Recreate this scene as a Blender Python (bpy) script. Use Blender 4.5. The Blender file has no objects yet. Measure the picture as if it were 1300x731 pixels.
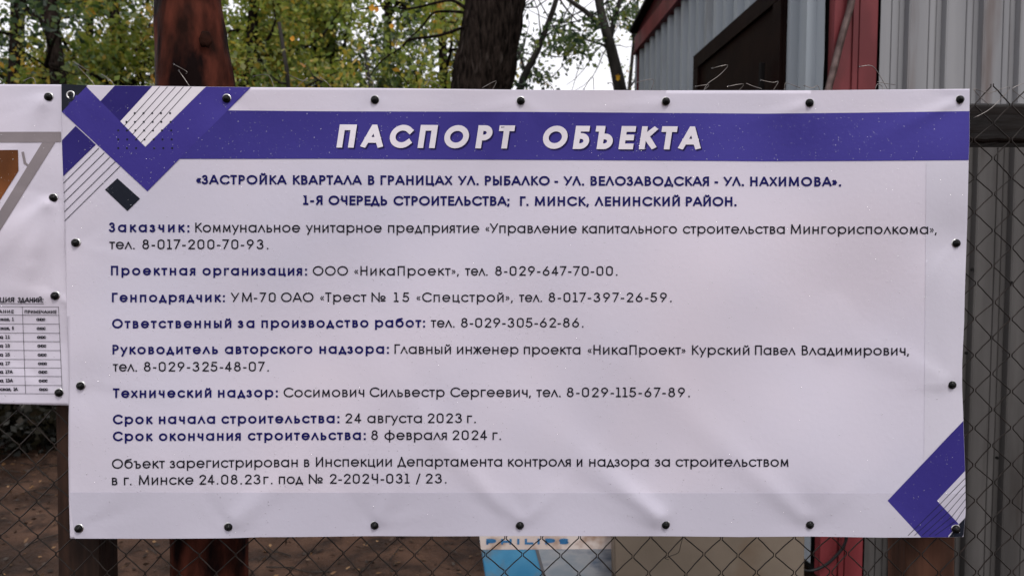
import bpy, bmesh, math, random
import numpy as np
from mathutils import Vector, Matrix, noise
random.seed(7)
R = math.radians
scene = bpy.context.scene
col = scene.collection

# ------------------------------------------------------------------ camera
FPX = 26.0 / 36.0 * 1300.0
CAM = Vector((0.0, -1.6416, 1.6))
PITCH, YAW = R(1.57), R(0.56)
cd = bpy.data.cameras.new("camera")
cd.lens = 26.0; cd.sensor_width = 36.0; cd.sensor_fit = 'HORIZONTAL'
cd.clip_start = 0.05; cd.clip_end = 2000.0
cd.dof.use_dof = True; cd.dof.focus_distance = 1.64; cd.dof.aperture_fstop = 5.0
cam = bpy.data.objects.new("camera", cd)
cam.location = CAM
cam.rotation_euler = (R(90) - PITCH, 0.0, -YAW)
col.objects.link(cam); scene.camera = cam
CM = cam.rotation_euler.to_matrix()
C0, C1, C2 = CM @ Vector((1, 0, 0)), CM @ Vector((0, 1, 0)), CM @ Vector((0, 0, -1))

def at(px, py, Y):
    """world point on the plane y = Y seen at photo pixel (px, py)"""
    d = C2 * FPX + C0 * (px - 650.0) - C1 * (py - 365.5)
    t = (Y - CAM.y) / d.y
    return CAM + d * t

def gx(px, Y):
    return at(px, 340, Y).x

# ------------------------------------------------------------------ world, sun, exposure
SUN_EL, SUN_AZ = R(52), R(158)
w = bpy.data.worlds.new("World"); scene.world = w; w.use_nodes = True
nt = w.node_tree; nt.nodes.clear()
sky = nt.nodes.new("ShaderNodeTexSky"); sky.sky_type = 'NISHITA'; sky.sun_disc = False
sky.sun_elevation = SUN_EL; sky.sun_rotation = SUN_AZ
sky.dust_density = 3.0
mx = nt.nodes.new("ShaderNodeMixRGB"); mx.inputs[0].default_value = 0.88
mx.inputs[2].default_value = (10.3, 10.15, 10.55, 1)        # cloud cover
tc = nt.nodes.new("ShaderNodeTexCoord")
cn = nt.nodes.new("ShaderNodeTexNoise"); cn.inputs["Scale"].default_value = 2.2; cn.inputs["Detail"].default_value = 3
cr = nt.nodes.new("ShaderNodeMapRange"); cr.inputs[1].default_value = .3; cr.inputs[2].default_value = .7
cr.inputs[3].default_value = .9; cr.inputs[4].default_value = 1.08
ml = nt.nodes.new("ShaderNodeVectorMath"); ml.operation = 'SCALE'
bg = nt.nodes.new("ShaderNodeBackground"); bg.inputs[1].default_value = 0.118
wo = nt.nodes.new("ShaderNodeOutputWorld")
nt.links.new(tc.outputs["Generated"], cn.inputs["Vector"]); nt.links.new(cn.outputs["Fac"], cr.inputs[0])
nt.links.new(sky.outputs[0], mx.inputs[1]); nt.links.new(mx.outputs[0], ml.inputs[0])
nt.links.new(cr.outputs[0], ml.inputs["Scale"]); nt.links.new(ml.outputs[0], bg.inputs[0])
nt.links.new(bg.outputs[0], wo.inputs[0])
sl = bpy.data.lights.new("sun", 'SUN'); sl.energy = 1.5; sl.angle = R(14); sl.color = (1, .97, .93)
sun = bpy.data.objects.new("sun", sl); col.objects.link(sun)
# direction towards the sun: azimuth measured from +Y towards +X
sd = Vector((math.sin(SUN_AZ) * math.cos(SUN_EL), math.cos(SUN_AZ) * math.cos(SUN_EL), math.sin(SUN_EL)))
sun.rotation_euler = sd.to_track_quat('Z', 'Y').to_euler()
scene.view_settings.view_transform = 'Standard'; scene.view_settings.look = 'None'
scene.view_settings.exposure = 0.15; scene.view_settings.gamma = 1.0
scene.view_settings.use_curve_mapping = False

# ------------------------------------------------------------------ materials
def srgb(r, g, b):
    f = lambda c: (c / 255 / 12.92) if c <= 10 else ((c / 255 + .055) / 1.055) ** 2.4
    return (f(r), f(g), f(b), 1)

def mat(name, c1, c2=None, scale=8.0, rough=.6, bump=0.0, bscale=None, metallic=0.0, spec=.12, trans=0.0,
        stretch=(1, 1, 1), detail=5.0, c3=None, scale3=3.0, thr3=(.55, .7), coat=0.0, roughvar=0.0, weave=0.0):
    m = bpy.data.materials.new(name); m.use_nodes = True
    n = m.node_tree.nodes; l = m.node_tree.links; n.clear()
    out = n.new("ShaderNodeOutputMaterial"); p = n.new("ShaderNodeBsdfPrincipled")
    p.inputs["Roughness"].default_value = rough; p.inputs["Metallic"].default_value = metallic
    p.inputs["Specular IOR Level"].default_value = spec
    p.inputs["Coat Weight"].default_value = coat; p.inputs["Coat Roughness"].default_value = .15
    t = n.new("ShaderNodeTexCoord"); mp = n.new("ShaderNodeMapping"); mp.inputs["Scale"].default_value = stretch
    l.new(t.outputs["Object"], mp.inputs[0])
    nz = n.new("ShaderNodeTexNoise"); nz.inputs["Scale"].default_value = scale; nz.inputs["Detail"].default_value = detail
    l.new(mp.outputs[0], nz.inputs["Vector"])
    colout = None
    if c2:
        rp = n.new("ShaderNodeValToRGB"); rp.color_ramp.elements[0].position = .35; rp.color_ramp.elements[1].position = .65
        rp.color_ramp.elements[0].color = c1; rp.color_ramp.elements[1].color = c2
        l.new(nz.outputs["Fac"], rp.inputs[0]); colout = rp.outputs[0]
        if c3:
            n3 = n.new("ShaderNodeTexNoise"); n3.inputs["Scale"].default_value = scale3; n3.inputs["Detail"].default_value = 8
            l.new(mp.outputs[0], n3.inputs["Vector"])
            mr = n.new("ShaderNodeMapRange"); mr.inputs[1].default_value = thr3[0]; mr.inputs[2].default_value = thr3[1]
            l.new(n3.outputs["Fac"], mr.inputs[0])
            mm = n.new("ShaderNodeMixRGB"); l.new(mr.outputs[0], mm.inputs[0]); l.new(colout, mm.inputs[1])
            mm.inputs[2].default_value = c3; colout = mm.outputs[0]
        l.new(colout, p.inputs["Base Color"])
    else:
        p.inputs["Base Color"].default_value = c1
    if roughvar:
        rr = n.new("ShaderNodeMapRange"); rr.inputs[1].default_value = .35; rr.inputs[2].default_value = .65
        rr.inputs[3].default_value = max(.03, rough - roughvar); rr.inputs[4].default_value = min(1, rough + roughvar)
        l.new(nz.outputs["Fac"], rr.inputs[0]); l.new(rr.outputs[0], p.inputs["Roughness"])
    if bump:
        nb = n.new("ShaderNodeTexNoise"); nb.inputs["Scale"].default_value = bscale or scale * 3; nb.inputs["Detail"].default_value = 6
        l.new(mp.outputs[0], nb.inputs["Vector"])
        b = n.new("ShaderNodeBump"); b.inputs["Distance"].default_value = bump; b.inputs["Strength"].default_value = 1
        l.new(nb.outputs["Fac"], b.inputs["Height"]); l.new(b.outputs[0], p.inputs["Normal"])
    sh = p.outputs[0]
    if trans:
        tr = n.new("ShaderNodeBsdfTranslucent")
        if colout: l.new(colout, tr.inputs[0])
        else: tr.inputs[0].default_value = c1
        ms = n.new("ShaderNodeMixShader"); ms.inputs[0].default_value = trans
        l.new(sh, ms.inputs[1]); l.new(tr.outputs[0], ms.inputs[2]); sh = ms.outputs[0]
    l.new(sh, out.inputs[0])
    return m

M = {}
vin = dict(rough=.45, spec=.07, bump=.0004, bscale=90, detail=3)
M['vinyl'] = mat("banner_vinyl", (.635, .61, .71, 1), (.70, .645, .725, 1), scale=1.6, trans=.22, **vin)
M['vinyl_hem_shade'] = mat("hem_shade", (.50, .475, .56, 1), (.53, .505, .59, 1), scale=2.5, trans=.1, **vin)  # greyed vinyl: weaker light through the doubled layer, put into the colour
M['vinyl_side_shade'] = mat("side_hem_shade", (.60, .575, .655, 1), (.63, .60, .685, 1), scale=2.5, trans=.18, **vin)  # same painted dimming, fainter, for the right-hand hem
M['ink_blue'] = mat("print_blue", (.040, .030, .200, 1), (.052, .041, .240, 1), scale=3, **vin)
M['ink_band'] = mat("print_band_blue", (.030, .023, .155, 1), (.052, .043, .245, 1), scale=1.3, **vin)
M['ink_deep'] = mat("print_deep_blue", (.022, .016, .125, 1), (.026, .02, .14, 1), scale=3, **vin)
M['ink_navy'] = mat("print_navy_text", (.008, .008, .085, 1), **vin)
M['ink_black'] = mat("print_black", (.010, .010, .016, 1), **vin)
M['ink_slate'] = mat("print_slate", (.012, .014, .022, 1), **vin)
M['ink_white'] = mat("print_pale", (.66, .62, .67, 1), **vin)
M['ink_grey'] = mat("print_grey", (.19, .165, .175, 1), (.23, .2, .21, 1), scale=5, **vin)
M['ink_brown'] = mat("print_brown", (.09, .032, .012, 1), (.22, .075, .025, 1), scale=6, **vin)
M['ink_shadow'] = mat("print_letter_shadow", (.012, .009, .06, 1), **vin)
M['cap'] = mat("black_plastic", (.006, .006, .006, 1), rough=.2, spec=.12)
M['chrome'] = mat("steel_ring", (.55, .54, .53, 1), rough=.3, metallic=1)
M['wire'] = mat("wet_galvanised_wire", (.020, .014, .012, 1), (.008, .006, .005, 1), scale=30, rough=.5, metallic=.1, spec=.2)
M['wire_end'] = mat("bright_wire_end", (.26, .24, .23, 1), (.10, .085, .075, 1), scale=40, rough=.3, metallic=.9)
M['log'] = mat("stripped_log", (.014, .006, .0045, 1), (.082, .023, .015, 1), scale=16, stretch=(1.5, 1.5, .55), rough=.55, roughvar=.12,
               bump=.006, bscale=22, c3=(.006, .003, .003, 1), scale3=9, thr3=(.46, .60), spec=.015, detail=9)
M['dark_wood'] = mat("dark_wet_wood", (.016, .009, .007, 1), (.048, .024, .016, 1), scale=14, stretch=(2, 2, .12), rough=.6, spec=.15, bump=.003, bscale=30)
M['rail_wood'] = mat("black_wet_rail", (.003, .002, .0018, 1), (.012, .008, .0065, 1), scale=12, stretch=(.12, 2, 2), rough=.3, spec=.12, roughvar=.1, bump=.003, bscale=25)
M['brown_wood'] = mat("brown_post", (.030, .014, .009, 1), (.085, .036, .022, 1), scale=9, stretch=(2, 2, .15), rough=.65, spec=.15, bump=.003, bscale=24)
M['bark'] = mat("tree_bark", (.004, .003, .0025, 1), (.026, .019, .016, 1), scale=26, stretch=(1.6, 1.6, .35), rough=.9, spec=.02, bump=.04, bscale=30, detail=8, c3=(.06, .048, .042, 1), scale3=16, thr3=(.6, .75))
M['bark2'] = mat("thin_tree_bark", (.010, .009, .008, 1), (.035, .031, .028, 1), scale=10, stretch=(1, 1, .3), rough=.85, bump=.01)
M['steel'] = mat("galvanised_sheet", (.27, .30, .33, 1), (.33, .36, .39, 1), scale=2.2, stretch=(1, 1, .2), rough=.5, metallic=.15, bump=.002, bscale=10,
                 c3=(.19, .19, .19, 1), scale3=3.5, thr3=(.58, .75))
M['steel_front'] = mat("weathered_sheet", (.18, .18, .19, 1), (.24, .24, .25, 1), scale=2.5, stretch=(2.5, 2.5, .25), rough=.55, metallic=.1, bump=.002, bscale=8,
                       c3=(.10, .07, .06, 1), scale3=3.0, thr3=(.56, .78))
M['steel_low'] = mat("dark_lower_sheet", (.042, .039, .038, 1), (.085, .080, .078, 1), scale=2.5, stretch=(2.5, 2.5, .25), rough=.6, metallic=.1, bump=.002, bscale=8,  # lower front tier, a darker grey than the sheets above
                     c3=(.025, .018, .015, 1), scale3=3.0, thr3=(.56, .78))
M['red'] = mat("red_oxide_paint", (.10, .013, .016, 1), (.165, .026, .031, 1), scale=5, stretch=(1, 1, .4), rough=.5, spec=.25, bump=.002, c3=(.06, .012, .012, 1), scale3=4, thr3=(.55, .72))
M['red_dark'] = mat("dark_red_paint", (.045, .008, .010, 1), (.07, .011, .014, 1), scale=4, rough=.5, spec=.2, bump=.002)
M['door'] = mat("dark_brown_paint", (.007, .003, .003, 1), (.011, .005, .004, 1), scale=6, rough=.5, spec=.03, bump=.001)
M['gasket'] = mat("dark_gap", (.006, .005, .005, 1), rough=.8)
M['hose'] = mat("metal_conduit", (.22, .16, .15, 1), (.10, .07, .065, 1), scale=20, rough=.4, metallic=.5)
M['cable'] = mat("black_cable", (.01, .01, .011, 1), rough=.35)
M['dirt'] = mat("wet_dirt", (.022, .011, .007, 1), (.082, .044, .029, 1), scale=2.3, rough=.75, spec=.15, roughvar=.15, bump=.03, bscale=22,
                c3=(.020, .011, .008, 1), scale3=5, thr3=(.5, .66), detail=10)
M['water'] = None

def leafmat(name, cols):
    m = bpy.data.materials.new(name); m.use_nodes = True
    n = m.node_tree.nodes; l = m.node_tree.links; n.clear()
    out = n.new("ShaderNodeOutputMaterial"); p = n.new("ShaderNodeBsdfPrincipled")
    a = n.new("ShaderNodeAttribute"); a.attribute_name = "tint"
    rp = n.new("ShaderNodeValToRGB"); e = rp.color_ramp.elements
    e[0].position = 0; e[0].color = cols[0]; e[1].position = 1; e[1].color = cols[-1]
    for i, c in enumerate(cols[1:-1]):
        k = e.new((i + 1) / (len(cols) - 1)); k.color = c
    l.new(a.outputs["Fac"], rp.inputs[0]); l.new(rp.outputs[0], p.inputs["Base Color"])
    p.inputs["Roughness"].default_value = .45
    tr = n.new("ShaderNodeBsdfTranslucent"); l.new(rp.outputs[0], tr.inputs[0])
    ms = n.new("ShaderNodeMixShader"); ms.inputs[0].default_value = .48
    l.new(p.outputs[0], ms.inputs[1]); l.new(tr.outputs[0], ms.inputs[2]); l.new(ms.outputs[0], out.inputs[0])
    return m
M['leaf_a'] = leafmat("olive_leaves", [(.045, .070, .014, 1), (.11, .17, .026, 1), (.23, .28, .040, 1), (.36, .30, .04, 1), (.50, .25, .03, 1)])
M['leaf_b'] = leafmat("dark_green_leaves", [(.018, .035, .018, 1), (.045, .085, .028, 1), (.10, .15, .04, 1), (.18, .20, .04, 1), (.32, .20, .04, 1)])
M['leaf_c'] = leafmat("yellowing_leaves", [(.05, .07, .015, 1), (.11, .14, .025, 1), (.20, .19, .03, 1), (.36, .24, .03, 1), (.42, .18, .03, 1)])
M['litter'] = leafmat("fallen_leaves", [(.03, .018, .012, 1), (.07, .04, .025, 1), (.13, .08, .05, 1), (.3, .16, .07, 1), (.42, .25, .12, 1)])
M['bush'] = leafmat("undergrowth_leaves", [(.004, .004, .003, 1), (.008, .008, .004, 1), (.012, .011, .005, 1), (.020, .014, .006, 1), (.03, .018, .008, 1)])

def water_mat():
    m = bpy.data.materials.new("rain_drop"); m.use_nodes = True
    n = m.node_tree.nodes; l = m.node_tree.links; n.clear()
    out = n.new("ShaderNodeOutputMaterial"); tr = n.new("ShaderNodeBsdfTransparent"); gl = n.new("ShaderNodeBsdfGlossy")
    gl.inputs["Roughness"].default_value = .08; fr = n.new("ShaderNodeFresnel"); fr.inputs[0].default_value = 1.6
    ms = n.new("ShaderNodeMixShader")
    l.new(fr.outputs[0], ms.inputs[0]); l.new(tr.outputs[0], ms.inputs[1]); l.new(gl.outputs[0], ms.inputs[2]); l.new(ms.outputs[0], out.inputs[0])
    return m
M['water'] = water_mat()

# ------------------------------------------------------------------ helpers
def link(o, parent=None):
    col.objects.link(o)
    if parent is not None: o.parent = parent
    return o

def mesh_obj(name, verts, faces, m, parent=None, smooth=False):
    me = bpy.data.meshes.new(name); me.from_pydata([tuple(v) for v in verts], [], faces); me.update()
    if smooth:
        for p in me.polygons: p.use_smooth = True
    me.materials.append(m)
    return link(bpy.data.objects.new(name, me), parent)

def bm_obj(name, bm, m, parent=None, smooth=False):
    me = bpy.data.meshes.new(name); bm.to_mesh(me); bm.free()
    if smooth:
        for p in me.polygons: p.use_smooth = True
    me.materials.append(m)
    return link(bpy.data.objects.new(name, me), parent)

def tag(o, label=None, cat=None, group=None, kind=None):
    if label: o["label"] = label
    if cat: o["category"] = cat
    if group: o["group"] = group
    if kind: o["kind"] = kind
    return o

def empty(name, loc, label, cat, group=None):
    o = bpy.data.objects.new(name, None); o.location = loc; o.empty_display_size = .1
    col.objects.link(o); return tag(o, label, cat, group)

def rebase(root):
    """children were built in world coordinates: keep them there under the root"""
    inv = Matrix.Translation(root.location).inverted()
    for ch in root.children:
        ch.matrix_parent_inverse = inv

def tube(pts, rad, seg=6, cap=True, closed=False):
    """verts, faces of a tube through pts; rad a number or list"""
    pts = [Vector(p) for p in pts]; n = len(pts); vs = []; fs = []
    up = None
    for i, p in enumerate(pts):
        a = pts[max(i - 1, 0)]; b = pts[min(i + 1, n - 1)]
        t = (b - a).normalized()
        if up is None:
            up = Vector((0, 0, 1)) if abs(t.z) < .9 else Vector((1, 0, 0))
        s = t.cross(up).normalized(); up = s.cross(t).normalized()
        r = rad[i] if isinstance(rad, (list, tuple)) else rad
        for k in range(seg):
            an = 2 * math.pi * k / seg
            vs.append(p + (s * math.cos(an) + up * math.sin(an)) * r)
    for i in range(n - 1):
        for k in range(seg):
            k2 = (k + 1) % seg
            fs.append((i * seg + k, i * seg + k2, (i + 1) * seg + k2, (i + 1) * seg + k))
    if cap:
        fs.append(tuple(range(seg - 1, -1, -1))); fs.append(tuple((n - 1) * seg + k for k in range(seg)))
    return vs, fs

def join(lists):
    V = []; F = []
    for vs, fs in lists:
        o = len(V); V += vs; F += [tuple(i + o for i in f) for f in fs]
    return V, F

def boxvf(o, ux, uy, uz, lx, ly, lz):
    """box from corner o spanning lx,ly,lz along unit vectors"""
    vs = [o + ux * (lx * a) + uy * (ly * b) + uz * (lz * c) for c in (0, 1) for b in (0, 1) for a in (0, 1)]
    fs = [(0, 2, 3, 1), (4, 5, 7, 6), (0, 1, 5, 4), (2, 6, 7, 3), (0, 4, 6, 2), (1, 3, 7, 5)]
    return vs, fs

def bev_box(name, o, ux, uy, uz, lx, ly, lz, m, parent, bev=.004):
    bm = bmesh.new(); vs, fs = boxvf(o, ux, uy, uz, lx, ly, lz)
    bv = [bm.verts.new(v) for v in vs]
    for f in fs: bm.faces.new([bv[i] for i in f])
    bmesh.ops.recalc_face_normals(bm, faces=bm.faces)
    bmesh.ops.bevel(bm, geom=list(bm.edges), offset=bev, segments=2, affect='EDGES', profile=.5)
    return bm_obj(name, bm, m, parent)

EX, EY, EZ = Vector((1, 0, 0)), Vector((0, 1, 0)), Vector((0, 0, 1))
# ------------------------------------------------------------------ ground
def axis(lo, hi, fine0, fine1, step, n=14):
    a = list(np.arange(fine0, fine1 + 1e-6, step))
    g = [fine0 - (fine0 - lo) * ((k / n) ** 3) for k in range(n, 0, -1)]
    h = [fine1 + (hi - fine1) * ((k / n) ** 3) for k in range(1, n + 1)]
    return g + a + h

def ground_z(x, y):
    f = 1.0 if (-9 < x < 9 and -3 < y < 14) else .3
    z = .05 * (noise.noise(Vector((x * .7, y * .7, 0)))) - .02 - .17 * min(1, max(0, (x - .4) / 1.2))
    z += .035 * noise.noise(Vector((x * 2.6, y * 2.6, 3)))
    z += .018 * noise.noise(Vector((x * 8, y * 8, 7))) * f
    if y > 5: z += min(.2, (y - 5) * .02) * (1 + noise.noise(Vector((x * .4, y * .4, 9)))) * (1 if y < 40 else .3)
    return z
xs = axis(-400, 400, -6.5, 6.5, .07); ys = axis(-400, 800, .2, 9.5, .07)
V = [(x, y, ground_z(x, y)) for y in ys for x in xs]; nx = len(xs)
F = [(j * nx + i, j * nx + i + 1, (j + 1) * nx + i + 1, (j + 1) * nx + i) for j in range(len(ys) - 1) for i in range(nx - 1)]
tag(mesh_obj("ground", V, F, M['dirt'], smooth=True), kind='structure')

# ------------------------------------------------------------------ leaves in bulk (numpy)
rng = np.random.default_rng(11)
def leaf_cloud(name, centres, radii, counts, size, tints, m, parent=None, flat=False, squash=.8, droop=0.0):
    P = []; T = []
    for c, r, n, t in zip(centres, radii, counts, tints):
        d = rng.normal(size=(n, 3)); d /= np.linalg.norm(d, axis=1)[:, None]
        q = d * (rng.random(n) ** .45)[:, None] * r
        q[:, 2] *= squash
        P.append(np.array(c)[None, :] + q)
        T.append(np.clip(t + rng.normal(0, .13, n), 0, 1))
    P = np.concatenate(P); T = np.concatenate(T); n = len(P)
    a = rng.normal(size=(n, 3)); b = rng.normal(size=(n, 3))
    if flat: a[:, 2] *= .25; b[:, 2] *= .25
    if droop: a[:, 2] -= droop
    a /= np.linalg.norm(a, axis=1)[:, None]
    b -= a * (a * b).sum(1)[:, None]; b /= np.linalg.norm(b, axis=1)[:, None]
    s = size * rng.uniform(.55, 1.25, n)[:, None]
    base = P; mid = P + a * s * .45; tip = P + a * s
    nrm = np.cross(a, b)
    v = np.stack([base, mid + b * s * .3 + nrm * s * .06, tip, mid - b * s * .3 + nrm * s * .06], 1).reshape(-1, 3)
    me = bpy.data.meshes.new(name)
    me.vertices.add(n * 4); me.vertices.foreach_set("co", v.ravel().astype(np.float32))
    me.loops.add(n * 4); me.loops.foreach_set("vertex_index", np.arange(n * 4, dtype=np.int32))
    me.polygons.add(n); me.polygons.foreach_set("loop_start", np.arange(0, n * 4, 4, dtype=np.int32))
    me.polygons.foreach_set("loop_total", np.full(n, 4, dtype=np.int32))
    at_ = me.attributes.new("tint", 'FLOAT', 'FACE'); at_.data.foreach_set("value", T.astype(np.float32))
    me.update(); me.validate(); me.materials.append(m)
    return link(bpy.data.objects.new(name, me), parent)

def limb(p0, d, length, r0, bend=.25, steps=6, up=.1):
    pts = [Vector(p0)]; d = Vector(d).normalized()
    for i in range(steps):
        d = (d + Vector((random.gauss(0, bend), random.gauss(0, bend), random.gauss(0, bend) + up))).normalized()
        pts.append(pts[-1] + d * (length / steps))
    return pts, [max(.003, r0 * (1 - .85 * i / steps)) for i in range(steps + 1)]

def tree(name, label, x, y, h, tr, m_leaf, zlo, zhi, spread, nlimb, per, lsize, tint, group, cat="tree", lean=(0, 0), m_bark='bark', crad=.42):
    g = ground_z(x, y) - .05
    root = empty(name, (x, y, g), label, cat, group)
    n = 9
    pts = []; rad = []
    for i in range(n + 1):
        t = i / n
        pts.append(Vector((x + lean[0] * t + .12 * math.sin(t * 5 + x), y + lean[1] * t + .1 * math.sin(t * 4 + y), g + h * t)))
        rad.append(tr * (1.35 - .35 * min(1, t * 8)) * (1 - .8 * t) + .01)
    parts = [tube(pts, rad, 9)]
    cs = []; cr_ = []; cn_ = []; ct = []
    for k in range(nlimb):
        z = random.uniform(zlo - .6, zhi)
        t = min(.97, max(.12, (z - g) / h)); i = min(n - 1, int(t * n)); p = pts[i].lerp(pts[i + 1], t * n - i)
        a = random.uniform(0, 2 * math.pi)
        L = spread * random.uniform(.55, 1.0) * (1 - .35 * t)
        lp, lr = limb(p, (math.cos(a), math.sin(a), random.uniform(-.1, .6)), L, tr * .32 * (1 - .5 * t) + .008)
        parts.append(tube(lp, lr, 5))
        for s in range(3):
            q = lp[random.randint(2, 5)]
            sp, sr = limb(q, (random.gauss(0, 1), random.gauss(0, 1), random.gauss(0, .5)), L * .45, .012, steps=4)
            parts.append(tube(sp, sr, 4))
            for c in (sp[2], sp[4]):
                cs.append(c); cr_.append(crad * random.uniform(.6, 1.25)); cn_.append(int(per * random.uniform(.5, 1.4)))
                ct.append(min(1, max(0, tint + random.gauss(0, .2))))
        cs.append(lp[-1]); cr_.append(crad); cn_.append(per); ct.append(tint)
    vs, fs = join(parts)
    mesh_obj("trunk", vs, fs, M[m_bark], root, smooth=True)
    leaf_cloud("crown", cs, cr_, cn_, lsize, ct, M[m_leaf], root, droop=.4)
    rebase(root)
    return root

G = "woodland trees behind the fence"
# (pixel column, Y, height, trunk radius, leaf material, zlo, zhi, spread, limbs, leaves per clump, leaf size, tint, label)
TR = [
 (-190, 9.0, 8.0, .13, 'leaf_b', 2.2, 7.0, 2.4, 20, 75, .10, .30, "green tree beyond the left banner, out at the far left"),
 (78, 7.6, 8.5, .13, 'leaf_b', 2.2, 6.6, 2.3, 13, 46, .095, .30, "tree with a dark upright trunk above the left corner of the main banner"),
 (150, 10.5, 8.5, .15, 'leaf_a', 2.4, 7.4, 2.5, 22, 85, .10, .48, "olive and yellow tree just left of the reddish log pole"),
 (20, 12.5, 9.0, .17, 'leaf_b', 2.4, 8.0, 2.6, 13, 55, .12, .32, "dark green tree above the left banner with sky showing through"),
 (245, 12.5, 9.5, .17, 'leaf_a', 2.4, 8.4, 2.8, 24, 95, .11, .42, "tree hidden mostly behind the reddish log pole"),
 (330, 8.6, 8.0, .12, 'leaf_a', 2.2, 6.2, 2.2, 22, 85, .085, .5, "olive tree with yellow leaves just right of the log pole"),
 (420, 11.5, 9.0, .15, 'leaf_a', 2.4, 7.8, 2.6, 24, 90, .10, .38, "broad olive tree between the log pole and the dark leaning trunk"),
 (490, 14.5, 10.0, .18, 'leaf_b', 2.6, 9.0, 3.0, 22, 85, .12, .42, "dull green tree left of the dark leaning trunk, set far back"),
 (372, 17.0, 11.0, .2, 'leaf_a', 2.6, 10.0, 3.4, 24, 100, .14, .35, "tall far tree closing the gap right of the log pole"),
 (120, 17.5, 11.0, .2, 'leaf_b', 2.6, 10.0, 2.8, 9, 60, .15, .36, "tall far tree behind the left corner of the main banner"),
 (555, 9.5, 7.5, .11, 'leaf_a', 2.0, 5.6, 1.9, 16, 62, .085, .46, "thin leafy tree touching the left side of the dark leaning trunk"),
 (40, 15.0, 10.0, .18, 'leaf_a', 2.6, 9.0, 2.6, 15, 80, .13, .40, "broad hazy olive tree set far back, at the upper left corner of the photo"),
 (610, 18.0, 10.0, .2, 'leaf_b', 2.4, 9.0, 2.6, 16, 70, .13, .4, "far tree straight behind the dark leaning trunk"),
]
for (px, Y, h, tr, ml_, zl, zh, sp, nl, per, ls, ti, lab) in TR:
    p = at(px, 340, Y)
    tree("woodland_tree", lab, p.x, Y, h, tr, ml_, zl, zh, sp, nl, per, ls, ti, G)

# young yellowing saplings in front of the wood
for (px, Y, h, lab) in [(352, 5.2, 3.9, "slim sapling with yellow leaves right of the log pole"),
                        (215, 6.6, 4.6, "yellow leaved sapling peeping past the left side of the log pole"),
                        (470, 6.2, 4.0, "thin sapling with a few orange leaves midway along the banner top")]:
    p = at(px, 340, Y)
    tree("sapling", lab, p.x, Y, h, .03, 'leaf_c', 2.2, h - .1, .75, 9, 14, .075, .45, "yellowing saplings", cat="sapling", m_bark='bark2', crad=.22)

# undergrowth bushes standing along the wood edge
BUSH = [(-150, 6.4, "dark undergrowth bush out beyond the left edge of the photo"), (-60, 5.3, "dark undergrowth bush low behind the left banner"),
        (22, 4.9, "dark undergrowth bush seen in the gap under the left banner"), (95, 5.4, "dark undergrowth bush behind the dark sawn post"),
        (430, 8.6, "dark undergrowth bush standing below the olive trees"), (700, 8.8, "dark undergrowth bush at the foot of the forked thin tree")]
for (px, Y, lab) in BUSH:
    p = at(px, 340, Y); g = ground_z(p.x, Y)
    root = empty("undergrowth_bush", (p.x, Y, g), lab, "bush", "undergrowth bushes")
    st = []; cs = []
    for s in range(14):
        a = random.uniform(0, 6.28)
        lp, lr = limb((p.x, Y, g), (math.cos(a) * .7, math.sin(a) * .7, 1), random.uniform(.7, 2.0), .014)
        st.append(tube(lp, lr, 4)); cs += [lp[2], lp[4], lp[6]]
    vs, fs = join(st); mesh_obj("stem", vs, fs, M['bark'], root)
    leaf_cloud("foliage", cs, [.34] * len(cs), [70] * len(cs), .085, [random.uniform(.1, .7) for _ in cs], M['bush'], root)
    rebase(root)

# fallen leaves and twigs on the ground
n = 9000
cs = []
for _ in range(n):
    x = random.uniform(-7, 3); y = 1.2 + 8.5 * random.random() ** 1.3
    cs.append((x, y, ground_z(x, y) + .012))
o = leaf_cloud("leaf_litter", cs, [.01] * n, [1] * n, .038, [random.random() ** 3.2 * .9 for _ in cs], M['litter'], flat=True)
tag(o, "scattered fallen leaves lying on the wet brown ground behind the fence", "leaves", kind="stuff")
tw = []
for _ in range(420):
    x = random.uniform(-6, 3); y = 1.3 + 7 * random.random(); a = random.uniform(0, 3.14)
    z = ground_z(x, y) + .012
    lp, lr = limb((x, y, z), (math.cos(a), math.sin(a), 0), random.uniform(.1, .5), .004, bend=.15, steps=3, up=0)
    for q in lp: q.z = ground_z(q.x, q.y) + .012
    tw.append(tube(lp, lr, 4))
vs, fs = join(tw)
tag(mesh_obj("twig_litter", vs, fs, M['bark2']), "thin dead twigs strewn over the wet ground behind the fence", "twigs", kind="stuff")

# ------------------------------------------------------------------ big leaning trunk
def path_px(lst, Y):
    return [at(a, b, Y) for a, b in lst]
def smooth_path(pts, sub=6):
    out = []
    P = [pts[0]] + list(pts) + [pts[-1]]
    for i in range(1, len(P) - 2):
        for s in range(sub):
            t = s / sub
            a, b, c, d = P[i - 1], P[i], P[i + 1], P[i + 2]
            out.append(.5 * ((2 * b) + (c - a) * t + (2 * a - 5 * b + 4 * c - d) * t * t + (3 * b - a - 3 * c + d) * t ** 3))
    out.append(P[-2]); return out

def lumpy(vs, amp, sc):
    return [Vector(v) + Vector((noise.noise(Vector(v) * sc), noise.noise(Vector(v) * sc + Vector((9, 0, 0))), 0)) * amp for v in vs]

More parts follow.
